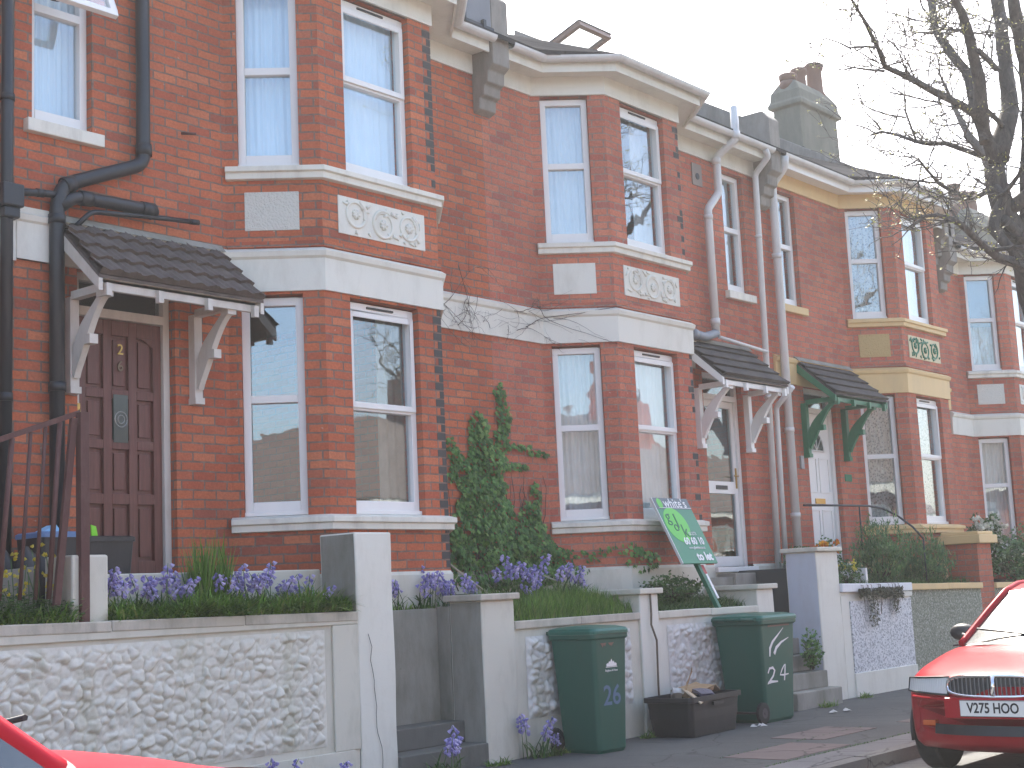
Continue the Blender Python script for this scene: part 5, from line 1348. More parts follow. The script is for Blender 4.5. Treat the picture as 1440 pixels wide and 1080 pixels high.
for (cx, cz, a, c) in BL:
    n = int(5400 * a * c / tot * (1 if cx < .9 else .5))
    for k in range(n):
        t = U(0, 6.28); r_ = math.sqrt(R()) * (1.12 + .25 * noise.noise(Vector((t * 2, cx * 9, cz * 9)))); x = cx + a * r_ * math.cos(t); z = cz + c * r_ * math.sin(t)
        thick = .02 + .2 * max(0, 1 - r_) * min(1, a * c / .03) * (1.3 if z < .1 else 1); y0 = 0
        if x > .815: y0 = -(min(x, 1.365) - .815) / .55 * .567
        y = y0 - U(.012, thick + .02)
        leaf5(b, Vector((x, y, z)), Vector((U(-.5, .5), -1, U(-.1, .9))), Vector((U(-.5, .5), 0, 1)), U(.026, .055))
fin('leaves', b, IVY, iv); b = B()
for k in range(26):
    x = U(-.7, .6); z = -.65; pts = [(x, -.02, z)]; tx = x + U(-.3, .3)
    for q in range(10): x += (tx - x) * .2 + U(-.05, .05); z += U(.05, .15); pts.append((x, -.012 - U(0, .01), z))
    b.tube(pts, [.009 - .0007 * i for i in range(len(pts))], 5)
fin('stems', b, TWIG, iv)
cv = root('bare_creeper', 'leafless creeper stems clinging to the white storey band above the ivy', 'climbing plant', (-.3, -.05, 1.9)); b = B(); random.seed(14)
def creep(x, z, ax, az, n, w, yoff=-.045):
    pts = [(x, yoff, z)]
    for q in range(n):
        ax += U(-.022, .022); az += U(-.022, .022); x += ax; z += az
        y = yoff - (max(0, min(x, 1.365) - .815) / .55 * .567 + (.02 if x > .815 else 0)); pts.append((x, y - .02 * (1.83 < z < 2.25), z))
        if w > .0022 and R() < .42: creep(x, z, ax * .6 + U(-.05, .05), az * .6 + U(-.04, .04), max(3, n - q - 1), w * .6, yoff)
    b.tube(pts, [w * (1 - .6 * i / n) for i in range(n + 1)], 4)
for (x, z, ax, az, n, w) in ((-1.3, 1.35, -.005, .085, 9, .004), (-.95, 2.15, .05, -.02, 9, .004), (-.9, 2.0, .06, .02, 9, .0042), (-.4, 2.2, -.05, -.03, 8, .0042), (-.55, 1.9, .05, .03, 8, .0036), (.3, 2.15, .06, -.02, 9, .0042), (.5, 2.0, .06, .015, 10, .0042), (.7, 2.25, .05, -.03, 9, .0036), (.35, 1.95, .05, .03, 8, .0036), (-1.2, 2.4, .03, -.06, 7, .004), (-.5, 2.5, .03, -.06, 6, .004), (-1.28, 1.1, .01, -.08, 9, .004), (-1.22, 1.3, .02, -.09, 9, .003)): creep(x, z, ax, az, n, w)
for k in range(16): creep(U(-1.25, 1.1), U(1.88, 2.28), U(-.05, .05), U(-.05, .04), 6, .0028)
fin('stems', b, TWIG, cv)
# leaning canes in the ivy bed
for (p, q, lb) in (((-1.15, -.35, -.4), (-.75, -.6, -.78), 'pale cane leaning across the foot of the ivy at its left'), ((.1, -.1, -.42), (.75, -.5, -.74), 'pale cane leaning at the right foot of the ivy')):
    b = B(); b.tube([p, q], .009, 6); tag(fin('garden_cane', b, mat('bamboo', (.4, .37, .28), .7)), lb, 'garden cane', 'leaning garden canes')

# shrubs
def shrub(name, label, c, rx, ry, rz, n, m, s0, s1, seed, flowers=None, fm=None, fs=.02, group=None, cat='shrub', feather=False):
    random.seed(seed); r = root(name, label, cat, (c[0], c[1], c[2]), group); b = B(); tw = B()
    for k in range(14):
        a = U(0, 6.28); d = Vector((math.cos(a) * rx, math.sin(a) * ry, U(.4, 1.7) * rz)); c0 = Vector(c); tw.tube([c0, c0 + d * .5 + Vector((0, 0, .04)), c0 + d * .9], [.008, .005, .002], 4)
    for k in range(n):
        while True:
            p = Vector((U(-1, 1), U(-1, 1), U(-1, 1)))
            if p.length < 1 and (p.length > .45 or R() < .3): break
        lump = 1 + (.62 if feather else .38) * noise.noise(Vector((p.x * 2.2, p.y * 2.2, p.z * 2.2 + seed)))
        if noise.noise(Vector((p.x * 4, p.y * 4, p.z * 4 + seed))) < -.22: continue
        q = Vector(c) + Vector((p.x * rx, p.y * ry, rz + p.z * rz)) * 1.0; q = Vector(c) + (q - Vector(c)) * lump
        s_ = U(s0, s1)
        if feather: blade(b, q, U(0, 6.28), s_ * 3, s_ * .35, U(.2, .9), U(.1, .5), 2)
        else:
            d = Vector((U(-1, 1), U(-1, 1), U(-.4, 1))).normalized() * s_; sd = d.orthogonal().normalized() * s_ * .4
            b.face([q, q + d * .5 + sd, q + d, q + d * .5 - sd])
    fin('leaves', b, m, r); fin('stems', tw, TWIG, r)
    if flowers:
        b = B()
        for k in range(flowers):
            a = U(0, 6.28); q = Vector(c) + Vector((math.cos(a) * rx * U(.2, 1), math.sin(a) * ry * U(.2, 1) - ry * .3, rz * U(1.2, 2.1)))
            for j in range(7): bell(b, q + Vector((U(-1, 1), U(-1, 1), U(-1, 1))) * fs, (U(-1, 1), U(-1, 1), U(-.3, 1)), fs * .9, fs * .6)
        fin('flowers', b, fm, r)
    return r
G2 = 'shrubs in the front gardens'
shrub('wallflower', 'orange flowers standing tall just right of the tall bluish pier', (5.15, -.8, -.8), .22, .18, .27, 900, GRASSD, .03, .06, 1, 9, ORANGE, .035, cat='flowers')
shrub('pale_flower_plant', 'low plant with pale yellow flowers right of the orange flowers', (5.55, -.85, -.82), .25, .15, .16, 700, GRASSD, .03, .05, 2, 6, YELLOW, .02, cat='flowers')
shrub('feathery_shrub', 'feathery green shrub below the cream bay window sill', (6.7, -.75, -.82), .5, .3, .4, 5200, FERN, .025, .05, 3, group=G2, feather=True)
shrub('feathery_shrub', 'darker feathery shrub between the cream sill and the brown brick pier', (7.9, -.8, -.85), .6, .3, .32, 5200, FERN, .025, .05, 4, group=G2, feather=True)
shrub('white_blossom_shrub', 'dark shrub with white blossom right of the brown brick pier', (10.3, -.7, -.8), .35, .3, .45, 2200, GRASSD, .04, .08, 5, 34, WHITEP, .04, group=G2)
shrub('leafy_shrub', 'pale green shrub behind the red car at the right edge', (11.6, -.7, -.9), .6, .35, .4, 2500, FERN, .04, .08, 6, group=G2)
shrub('leafy_shrub', 'small dark shrub at the foot of the white drainpipes', (5.4, -.35, -.72), .3, .22, .2, 1500, GRASSD, .03, .06, 7, group=G2)
shrub('leafy_shrub', 'small green shrub between the bin painted 24 and the tall bluish pier', (3.78, -1.25, -1.68), .14, .1, .2, 700, IVY, .03, .05, 8, group=G2)
shrub('low_plant', 'low green plants below the middle bay window behind the letting board', (1.7, -.85, -.85), .5, .15, .13, 1700, GRASSD, .025, .05, 9, cat='plant')
b = B(); random.seed(8)
tp_ = root('trailing_plant', 'dark trailing plant hanging over the white pebbledash wall', 'trailing plant', (5.5, -1.25, -.95))
for k in range(2100):
    x = U(5.0, 6.15); hang = .12 + .1 * noise.noise(Vector((x * 5, 0, 3))) + (.3 if 5.22 < x < 5.45 else 0) + (.16 if 5.85 < x < 6.02 else 0); z = -.83 - R() ** 1.3 * max(.04, hang); y = -1.262 - U(0, .03)
    d = Vector((U(-1, 1), U(-.6, .2), U(-1, .3))).normalized() * U(.015, .035); sd = Vector((d.z, 0, -d.x)) * .4; p = Vector((x, y, z)); b.face([p, p + d * .5 + sd, p + d, p + d * .5 - sd])
fin('leaves', b, leafmat('dull_trailing_leaves', [(0, (.025, .03, .015)), (.6, (.05, .055, .03)), (1, (.1, .1, .05))]), tp_)
b = B()
for k in range(14): x = U(5.0, 6.1); b.tube([(x, -1.15, -.77), (x + U(-.03, .03), -1.27, -.79), (x + U(-.05, .05), -1.275, -.95 - U(0, .2))], .003, 4)
fin('stems', b, TWIG, tp_)
b = B(); b.box(5.95, 6.0, -.9, -.62, -.8, -.58); b.box(5.55, 6.0, -.625, -.6, -.8, -.6); tag(fin('planter', b, UPVC, bevel=.005), 'white and brown planter corner among the leaves right of the orange flowers', 'planter')

# ------------------------------------------------------------------ street trees
TREE = [[(5.95,-3.35,-2.13,0.18),(5.85,-3.4,-0.38,0.17),(5.6,-3.49,1.17,0.16),(5.25,-3.58,2.1,0.152),(5.0,-3.6,2.49,0.15),(4.82,-3.61,2.88,0.148),(4.64,-3.55,3.2,0.145),(4.56,-3.53,3.5,0.139),(4.53,-3.53,3.71,0.133)],[(4.55,-3.58,3.8,0.133),(4.69,-3.64,4.16,0.123),(4.82,-3.67,4.39,0.113),(4.88,-3.64,4.83,0.103),(4.92,-3.61,5.31,0.092),(4.96,-3.6,5.9,0.081)],[(4.8,-3.69,2.96,0.086),(4.6,-3.91,3.92,0.079),(4.36,-4.04,4.75,0.071),(4.13,-4.08,5.08,0.064),(3.92,-4.13,5.38,0.057)],[(4.54,-3.55,3.74,0.086),(4.28,-3.55,4.07,0.077),(4.09,-3.62,4.32,0.068),(3.88,-3.68,4.67,0.059),(3.67,-3.72,4.91,0.05),(3.45,-3.74,5.13,0.042),(3.19,-3.71,5.32,0.033)],[(4.24,-3.56,3.92,0.05),(4.35,-3.44,4.47,0.048),(4.48,-3.32,4.86,0.046),(4.55,-3.11,5.22,0.044),(4.66,-2.94,5.51,0.042),(4.84,-2.87,5.87,0.04),(5.03,-2.8,6.15,0.038)],[(4.46,-3.52,4.02,0.051),(4.12,-3.52,4.24,0.045),(3.81,-3.5,4.26,0.04),(3.43,-3.41,4.32,0.035),(3.02,-3.29,4.41,0.03),(2.64,-3.21,4.47,0.025),(2.37,-3.26,4.6,0.02),(2.07,-3.3,4.76,0.015),(1.75,-3.31,4.92,0.01)],[(2.48,-3.27,4.36,0.012),(2.31,-3.18,4.36,0.01),(2.15,-3.1,4.36,0.008),(2.01,-3.04,4.31,0.006),(1.82,-2.94,4.33,0.004)],[(2.23,-3.32,4.53,0.011),(2.18,-3.23,4.55,0.01),(2.1,-3.1,4.55,0.009),(2.03,-3.01,4.62,0.007),(1.97,-2.91,4.68,0.006),(1.96,-2.87,4.67,0.004)],[(2.35,-3.28,4.41,0.007),(2.27,-3.2,4.47,0.005),(2.19,-3.12,4.55,0.004)],[(2.39,-3.32,4.41,0.007),(2.34,-3.35,4.45,0.006),(2.27,-3.36,4.48,0.004)],[(4.46,-3.48,3.81,0.031),(4.45,-3.27,3.94,0.029),(4.43,-3.05,4.07,0.026),(4.45,-2.85,4.12,0.024),(4.48,-2.68,4.2,0.021),(4.47,-2.47,4.32,0.018),(4.48,-2.28,4.41,0.015),(4.53,-2.12,4.42,0.012)],[(4.61,-2.22,4.46,0.012),(4.56,-2.18,4.56,0.01),(4.53,-2.15,4.61,0.008)],[(4.69,-2.59,4.28,0.013),(4.57,-2.6,4.41,0.011),(4.45,-2.6,4.57,0.01),(4.36,-2.64,4.69,0.008),(4.28,-2.69,4.8,0.006)],[(4.5,-2.58,4.51,0.01),(4.38,-2.44,4.55,0.009),(4.27,-2.32,4.61,0.008),(4.17,-2.22,4.68,0.006),(4.16,-2.21,4.72,0.005)],[(3.34,-3.48,4.18,0.01),(3.2,-3.37,4.2,0.008),(3.02,-3.21,4.26,0.006),(2.87,-3.11,4.36,0.004)],[(3.33,-3.46,4.17,0.008),(3.15,-3.38,4.11,0.006),(2.97,-3.32,4.08,0.004)],[(4.34,-3.48,3.81,0.016),(4.2,-3.43,3.92,0.014),(4.09,-3.39,4.0,0.012),(4.07,-3.46,4.09,0.01),(4.02,-3.5,4.16,0.008)],[(3.87,-3.5,4.24,0.015),(3.76,-3.44,4.23,0.011),(3.68,-3.42,4.24,0.008)],[(4.66,-3.48,3.51,0.028),(4.26,-3.36,3.33,0.024),(3.88,-3.3,3.36,0.02),(3.52,-3.28,3.4,0.017),(3.21,-3.32,3.46,0.014),(2.91,-3.36,3.51,0.01),(2.65,-3.41,3.4,0.007)],[(3.38,-3.34,3.35,0.011),(3.09,-3.25,3.34,0.009),(2.85,-3.21,3.32,0.007),(2.61,-3.18,3.32,0.004)],[(3.07,-3.27,3.33,0.008),(2.99,-3.3,3.19,0.006),(2.89,-3.3,2.99,0.004)],[(4.13,-3.43,3.29,0.019),(3.72,-3.4,3.22,0.013),(3.3,-3.36,3.18,0.007)],[(4.83,-3.64,2.59,0.059),(4.53,-3.65,2.6,0.052),(4.21,-3.62,2.61,0.045),(3.87,-3.59,2.68,0.038),(3.54,-3.58,2.79,0.031),(3.21,-3.56,2.88,0.025),(2.87,-3.52,2.88,0.018),(2.52,-3.43,2.81,0.012)],[(4.05,-3.52,2.73,0.03),(3.99,-3.67,2.66,0.024),(4.02,-3.95,2.65,0.019)],[(3.16,-3.58,2.86,0.011),(2.93,-3.51,2.81,0.009),(2.72,-3.45,2.74,0.007),(2.51,-3.4,2.7,0.005)],[(2.52,-3.43,2.81,0.007),(2.33,-3.39,2.89,0.005),(2.2,-3.39,2.93,0.003)],[(4.56,-3.55,3.59,0.078),(4.55,-3.58,3.36,0.072),(4.48,-3.54,3.17,0.065),(4.41,-3.51,2.99,0.059),(4.43,-3.6,2.82,0.053),(4.5,-3.73,2.63,0.046)],[(4.45,-3.55,3.46,0.031),(4.39,-3.65,3.34,0.026),(4.35,-3.85,3.51,0.02),(4.24,-3.96,3.61,0.015)],[(4.44,-3.61,3.08,0.046),(4.57,-3.66,2.99,0.05),(4.7,-3.71,2.87,0.055)],[(4.83,-3.68,5.53,0.028),(4.58,-3.86,5.26,0.024),(4.28,-4.0,5.0,0.019)],[(4.92,-2.92,5.86,0.017),(4.25,-3.3,5.56,0.014),(3.57,-3.67,5.23,0.011)],[(4.91,-2.84,5.63,0.019),(4.27,-3.27,5.31,0.016),(3.6,-3.66,4.99,0.013)],[(4.91,-2.84,5.57,0.012),(4.27,-3.26,5.27,0.01),(3.61,-3.67,4.98,0.008)],[(4.87,-2.82,5.69,0.012),(4.93,-2.59,5.81,0.009),(4.99,-2.38,5.95,0.006)],[(4.89,-2.81,5.56,0.011),(4.59,-2.75,5.51,0.007),(4.34,-2.74,5.37,0.004)],[(4.88,-2.88,5.92,0.029),(4.92,-2.79,6.01,0.025),(4.92,-2.65,6.11,0.021)],[(4.86,-2.82,5.77,0.013),(4.9,-2.74,5.89,0.011),(4.96,-2.68,6.04,0.008)],[(3.75,-3.78,4.77,0.03),(4.18,-3.69,4.82,0.031),(4.65,-3.62,4.85,0.032)],[(4.33,-3.59,4.29,0.027),(4.43,-3.62,4.24,0.025),(4.55,-3.66,4.15,0.024)],[(2.81,-3.16,4.25,0.006),(2.9,-3.27,4.21,0.004)],[(3.6,-3.5,4.34,0.006),(3.67,-3.52,4.42,0.005),(3.72,-3.53,4.51,0.004)]]
def tree(label, data, seed, leafy=True, twigs=True):
    random.seed(seed); p0 = data[0][0]; r = root('street_tree', label, 'tree', (p0[0], p0[1], GZ), 'street trees'); bt = B(); bb = B(); tw = B(); lf = B(); nt = [0]
    def jitter(br):
        out = []; br = [(x, y, z, rr * (.88 if rr > .07 else 1.12)) for x, y, z, rr in br]
        for i, (a, c) in enumerate(zip(br, br[1:])):
            a3, c3 = Vector(a[:3]), Vector(c[:3]); n = max(2, int((c3 - a3).length / .13))
            for k in range(n):
                t = k / n; q = a3.lerp(c3, t); rr = a[3] + (c[3] - a[3]) * t
                q += Vector([noise.noise(q * 3.1 + Vector((j * 17, 0, seed))) * min(.03, .25 * rr + .006) for j in range(3)]); out.append((q, rr * (1 + .16 * noise.noise(q * 6))))
        out.append((Vector(br[-1][:3]), br[-1][3])); return out
    def bud(p):
        for k in range(random.choice((2, 3, 4))):
            d = Vector((U(-1, 1), U(-1, 1), U(-.5, 1))).normalized() * U(.018, .04); sd = d.orthogonal().normalized() * d.length * .3; q = p + Vector((U(-.02, .02), U(-.02, .02), U(-.02, .02))); lf.face([q, q + d * .5 + sd, q + d, q + d * .5 - sd])
    def twig(p, d, ln, rr, dep):
        n = max(3, int(ln / .06)); pts = [p]; q = p.copy(); dd = d.normalized(); nt[0] += 1
        for i in range(n):
            dd = (dd + Vector((U(-.28, .28), U(-.28, .28), U(-.22, .3)))).normalized(); q = q + dd * ln / n; pts.append(q.copy())
            if dep > 0 and R() < .38: twig(q, dd + Vector((U(-1, 1), U(-1, 1), U(-.6, .8))), ln * U(.35, .65), rr * .6, dep - 1)
        tw.tube(pts, [max(.0026, rr * (1.25 - .8 * i / n)) for i in range(n + 1)], 4, caps=False)
        if leafy and R() < .6: bud(q)
    for k, br in enumerate(data):
        J = jitter(br); tgt = bt if k == 0 else bb
        tgt.tube([q for q, _ in J], [rr for _, rr in J], 10 if J[0][1] > .04 else 6)
        if twigs and k > 0:
            ln = sum((a[0] - c[0]).length for a, c in zip(J, J[1:])); n = int(ln * (7.5 if J[0][1] < .07 else 2.6))
            for q in range(n):
                i = random.randrange(len(J) // 5, len(J)); p, rr = J[i]; d = (J[min(i + 1, len(J) - 1)][0] - J[max(0, i - 1)][0]).normalized()
                twig(p, d * .5 + Vector((U(-1, 1), U(-1, 1), U(-.7, .9))), U(.25, .8), min(.008, rr * .5), 2)
            twig(J[-1][0], (J[-1][0] - J[-2][0]), U(.3, .7), min(.006, J[-1][1]), 2)
    fin('trunk', bt, BARK, r); fin('branches', bb, BARK, r); fin('twigs', tw, BARK, r); fin('leaf_buds', lf, BUD, r)
    return r
def more(data):
    # rough upper crown, outside the picture, so the tree is whole
    random.seed(3); out = list(data)
    for k in (1, 2, 3, 4, 5):
        x, y, z, rr = data[k][-1]; px = data[k][-2]; d = (Vector(data[k][-1][:3]) - Vector(px[:3])).normalized(); br = [(x, y, z, rr)]; q = Vector((x, y, z))
        for i in range(6): d = (d + Vector((U(-.25, .25), U(-.25, .25), .1))).normalized(); q = q + d * .5; br.append((q.x, q.y, q.z, rr * (1 - (i + 1) / 7)))
        out.append(br)
    # limbs reaching over the road and away
    for (a, e, z) in ((-1.6, 2.4, 3.3), (-.6, 2.6, 3.6), (.5, 2.2, 3.4)):
        q = Vector(data[0][6][:3]); br = [(q.x, q.y, q.z, .08)]; d = Vector((math.cos(a), math.sin(a), .55)).normalized()
        for i in range(7): d = (d + Vector((U(-.2, .2), U(-.2, .2), .1))).normalized(); q = q + d * .45; br.append((q.x, q.y, q.z, .08 * (1 - (i + 1) / 8)))
        out.append(br)
    return out
tr = tree('dark bare branched street tree with first leaf buds at the right edge', more(TREE), 17)
def simple_tree(x, y, label, seed):
    random.seed(seed); q = Vector((x, y, GZ)); tk = [(q.x, q.y, q.z, .17)]
    for i in range(4): q = q + Vector((U(-.08, .08), U(-.08, .08), .8)); tk.append((q.x, q.y, q.z, .17 - .012 * i))
    out = [tk]
    for k in range(9):
        a = k * 2.4; p = q.copy(); d = Vector((math.cos(a), math.sin(a), U(.8, 1.8))).normalized(); br = [(p.x, p.y, p.z, .085)]
        for i in range(9): d = (d + Vector((U(-.3, .3), U(-.3, .3), U(-.1, .25)))).normalized(); p = p + d * .42; br.append((p.x, p.y, p.z, .085 * (1 - (i + 1) / 10)))
        out.append(br)
        for j in (3, 5):
            b0 = br[j]; p2 = Vector(b0[:3]); d2 = Vector((U(-1, 1), U(-1, 1), U(0, 1))).normalized(); b2 = [b0]
            for i in range(5): d2 = (d2 + Vector((U(-.3, .3), U(-.3, .3), U(-.1, .3)))).normalized(); p2 = p2 + d2 * .35; b2.append((p2.x, p2.y, p2.z, b0[3] * (1 - (i + 1) / 6)))
            out.append(b2)
    return tree(label, out, seed)
simple_tree(9.5, -9.4, 'street tree on the far pavement, seen only in window reflections', 41)
# ------------------------------------------------------------------ cars
def interp(tab, x):
    if x <= tab[0][0]: return tab[0][1]
    for (a, u), (c, v) in zip(tab, tab[1:]):
        if x <= c:
            t = (x - a) / (c - a); return u + (v - u) * (t * t * (3 - 2 * t) * .35 + t * .65)
    return tab[-1][1]
def car(label, paint_, zs=1.0, plate=None, L_=4.35):
    r = root('parked_car', label, 'car', (0, 0, 0), 'red cars parked along the kerb')
    ZT = [(0, .6), (.02, .67), (.06, .715), (.14, .75), (.35, .80), (.8, .88), (1.22, .925), (3.6, .95), (4.1, .93), (4.25, .86), (4.35, .66)]
    ZS = [(0, .56), (.06, .66), (.2, .715), (.5, .775), (1.2, .86), (3.6, .89), (4.1, .86), (4.35, .6)]
    ZB = [(0, .34), (.05, .26), (.2, .2), (4.1, .2), (4.3, .28), (4.35, .34)]
    WW = [(0, .70), (.04, .755), (.12, .795), (.3, .825), (.8, .84), (3.6, .84), (4.1, .8), (4.35, .68)]
    def nose(x, s): return x + .30 * abs(s) ** 2.6 * max(0, 1 - x / 1.1) - .15 * abs(s) ** 3 * max(0, (x - 3.4) / .95)
    def ring(x):
        zt, zsx, zb, w = interp(ZT, x), interp(ZS, x), interp(ZB, x), interp(WW, x)
        half = [(0, zt), (.3, zt - .003), (.55, zt - .012 - .1 * (zt - zsx)), (.76, zt - .3 * (zt - zsx) - .01), (.9, zt - .68 * (zt - zsx)), (.965, zsx - .012), (.995, zsx - .06), (1.0, (zsx + .5) / 2 - .02), (1.0, .5), (.995, .44), (.985, .33), (.96, zb + .03), (.88, zb), (.4, zb - .01)]
        pts = [(nose(x, s), s * w, z * zs) for s, z in half] + [(nose(x, s), 0, z * zs) if s == 0 else (nose(x, s), -s * w, z * zs) for s, z in ([(0, zb - .01)] + half[:0:-1])]
        return pts
    xs = [0, .008, .02, .04, .07, .11, .16, .24, .35, .5, .65, .8, 1.0, 1.22, 1.6, 2.0, 2.4, 2.8, 3.2, 3.6, 3.85, 4.05, 4.18, 4.27, 4.32, 4.35]
    b = B(); loft(b, [ring(x) for x in xs], smooth=True); body = fin('body', b, paint_, r, normals=True)
    # greenhouse
    ZR = [(1.14, .90), (1.3, .985), (1.6, 1.15), (1.95, 1.325), (2.2, 1.385), (2.6, 1.40), (3.0, 1.37), (3.3, 1.27), (3.6, 1.08), (3.82, .93)]
    def gp(x, s):
        z = interp(ZR, x); k = max(0, (z - .9) / .5); top = .80 - .20 * k
        front = max(0, min(1, (1.95 - x) / .8)); off = .22 * s * s * front - .15 * s * s * max(0, min(1, (x - 3.0) / .8))
        return (x + off, s * top, (z - .035 * s * s * (k)) * zs)
    gx = [1.14, 1.2, 1.3, 1.45, 1.6, 1.8, 1.95, 2.05, 2.2, 2.6, 3.0, 3.15, 3.3, 3.6, 3.82]
    def patch(name, xa, xb, sa, sb, m, n=10, off=0):
        b = B(); st = [x for x in gx if xa <= x <= xb]
        V = [[b.bm.verts.new(Vector(gp(x, sa + (sb - sa) * j / n)) + Vector((0, 0, off))) for j in range(n + 1)] for x in st]
        for i in range(len(st) - 1):
            for j in range(n): f = b.bm.faces.new((V[i][j], V[i][j + 1], V[i + 1][j + 1], V[i + 1][j])); f.smooth = True
        return fin(name, b, m, r, normals=False)
    scr = mat('car_screen', (.04, .05, .05), .04, spec=1, build=lambda N, L, b: (b.inputs['Coat Weight'].__setattr__('default_value', 1), b.inputs['Coat Roughness'].__setattr__('default_value', .22)))
    patch('windscreen', 1.14, 1.95, -.93, .93, scr); patch('roof', 1.95, 3.0, -1, 1, paint_); patch('rear_screen', 3.0, 3.82, -1, 1, scr)
    for sg in (-1, 1):
        # side glass and pillars
        b = B(); st = [x for x in gx]
        up = [Vector(gp(x, sg)) for x in st]; lo = [Vector((p.x, sg * .815, .885 * zs)) for p in up]
        for i in range(len(st) - 1): 
            f = b.face([lo[i], lo[i + 1], up[i + 1], up[i]] if sg < 0 else [lo[i + 1], lo[i], up[i], up[i + 1]], smooth=True)
        fin('side_window', b, scr, r)
        b = B(); b.tube([Vector(gp(x, sg * .965)) + Vector((0, 0, .004)) for x in gx[:7]] + [Vector(gp(x, sg * .99)) for x in gx[7:]], .03 if zs == 1 else .036, 8); fin('pillar', b, paint_, r)
        b = B(); b.tube([(2.35, sg * .80, .9 * zs), (2.4, sg * .62, 1.37 * zs)], .03, 6); fin('pillar', b, DARKTRIM, r)
        # door mirror
        b = B(); c = Vector((1.76, sg * .93, .98 * zs)); rings = []
        for t, k in ((-1, .3), (-.8, .75), (-.3, 1), (.4, 1.0), (.75, .9), (.8, .6)):
            rings.append([(c.x + t * .07, c.y + .105 * k * math.cos(a), c.z + .07 * k * math.sin(a)) for a in [i / 14 * 2 * PI for i in range(14)]])
        loft(b, rings, smooth=True); b.tube([(1.62, sg * .80, .93 * zs), (1.62, sg * .88, .96 * zs)], .025, 6); mi = fin('door_mirror', b, paint_ if zs > 1 else DARKTRIM, r, normals=True)
        # headlamps following the nose
        b = B(); n = 8
        def hp(t, z, o): 
            s = (.46 + (.98 - .46) * t); w = interp(WW, .08); x = nose(.05 if z < .66 else .075, s) - .03 - o; return Vector((x, sg * s * w, z * zs))
        for i in range(n):
            t0, t1 = i / n, (i + 1) / n; zt0, zt1 = .732 - .02 * t0, .732 - .02 * t1; zb0, zb1 = .612 + .012 * t0, .612 + .012 * t1
            q = [hp(t0, zb0, .004), hp(t1, zb1, .004), hp(t1, zt1, -.012), hp(t0, zt0, -.012)]
            b.face(q if sg < 0 else q[::-1], smooth=True)
        b2 = B()
        q = [hp(0, .625, .004), hp(1, .637, .004), hp(1, .705, -.012), hp(0, .715, -.012)]
        b2.tube([hp(t, .608 + .012 * t, .004) for t in (0, .25, .5, .75, 1)] + [hp(t, .733 - .02 * t, -.01) for t in (1, .75, .5, .25, 0)] + [hp(0, .608, .004)], .008, 6)
        hl = fin('headlight', b, mat('headlamp_lens', (.62, .64, .62), .12, spec=1, build=lambda N, L, b: bump(N, L, b, node_wave(N, L), .4, .004)), r); fin('headlight_rim', b2, DARKTRIM, hl)
        # wheels
        for wx in (.78, 3.45):
            b = B(); c = (wx, sg * (.84 - .1), .3)
            def rg(y, rad): return [(c[0] + rad * math.cos(a), y, c[2] + rad * math.sin(a)) for a in [i / 28 * 2 * PI for i in range(28)]]
            y0, y1 = sg * .68, sg * .848
            loft(b, [rg(y0, .29), rg(y0 + sg * .02, .3), rg(y1 - sg * .02, .3), rg(y1, .285), rg(y1 + sg * .001, .2)]); wh = fin('wheel', b, RUBBER, r, normals=True)
            b = B(); loft(b, [rg(y1 - sg * .0, .195), rg(y1 + sg * .006, .18), rg(y1 + sg * .002, .06)]); fin('rim', b, mat('alloy', (.45, .45, .46), .35, .8), wh, normals=True)
            b = B(); b.tube([(wx + .325 * math.cos(a), sg * .842, .3 + .325 * math.sin(a)) for a in [-.2 + i / 16 * (PI + .4) for i in range(17)]], .014, 6); fin('wheel_arch', b, DARKTRIM, r)
        b = B(); b.tube([(1.32, sg * .846, .27 * zs), (1.3, sg * .846, .5 * zs), (1.36, sg * .84, .8 * zs), (1.42, sg * .815, .89 * zs)], .004, 4); fin('door_shut_line', b, DARKTRIM, r)
        b = B(); b.tube([(1.3 + .02, sg * .83, .893 * zs), (2.4, sg * .826, .9 * zs), (3.5, sg * .81, .9 * zs)], .008, 6); fin('waist_trim', b, CHROME if zs > 1 else DARKTRIM, r)
    b = B()
    for yy in (-.5, .12): b.tube([(1.2, yy, .935 * zs), (1.27, yy + .02, .965 * zs), (1.36, yy + .52, 1.02 * zs)], .009, 5)
    fin('wiper', b, DARKTRIM, r)
    b = B(); b.grid(lambda i, j: (1.06 + .1 * i + .22 * (2 * j - 1) ** 2 * .8, (2 * j - 1) * .70, (.922 + .012 * i - .03 * (2 * j - 1) ** 2) * zs), 2, 14); fin('scuttle_panel', b, DARKTRIM, r)
    # grille: rounded twin apertures with a chrome surround
    def nx(y): return nose(.03, abs(y) / .76) - .035
    def oval(y0, y1, z0, z1, n=28, p=3.2):
        o = []
        for i in range(n):
            a = i / n * 2 * PI; cx, cz = (y0 + y1) / 2, (z0 + z1) / 2; ca, sa = math.cos(a), math.sin(a)
            yy = cx + (y1 - y0) / 2 * math.copysign(abs(ca) ** (2 / p), ca); zz = cz + (z1 - z0) / 2 * math.copysign(abs(sa) ** (2 / p), sa); o.append((nx(yy) + (zz - .6) * .12, yy, zz * zs))
        return o
    g = oval(-.35, .35, .60, .745)
    b = B(); b.tube(g + [g[0]], .013, 8); b.tube([(nx(0) - .004, 0, .61 * zs), (nx(0) + .012, 0, .745 * zs)], .02, 8); gs = fin('grille_surround', b, CHROME, r)
    b = B(); vs = [b.bm.verts.new(Vector(p) + Vector((.004, 0, 0))) for p in g]; b.bm.faces.new(vs); fin('grille_shade_sheet', b, mat('grille_shadow', (.05, .05, .052), .5), gs)  # flat dark sheet, the shade behind the bars put into its colour
    b = B()
    for k in range(21):
        yy = -.32 + k * .032; b.box(nx(yy) - .002, nx(yy) + .008, yy - .003, yy + .003, .614 * zs, .73 * zs)
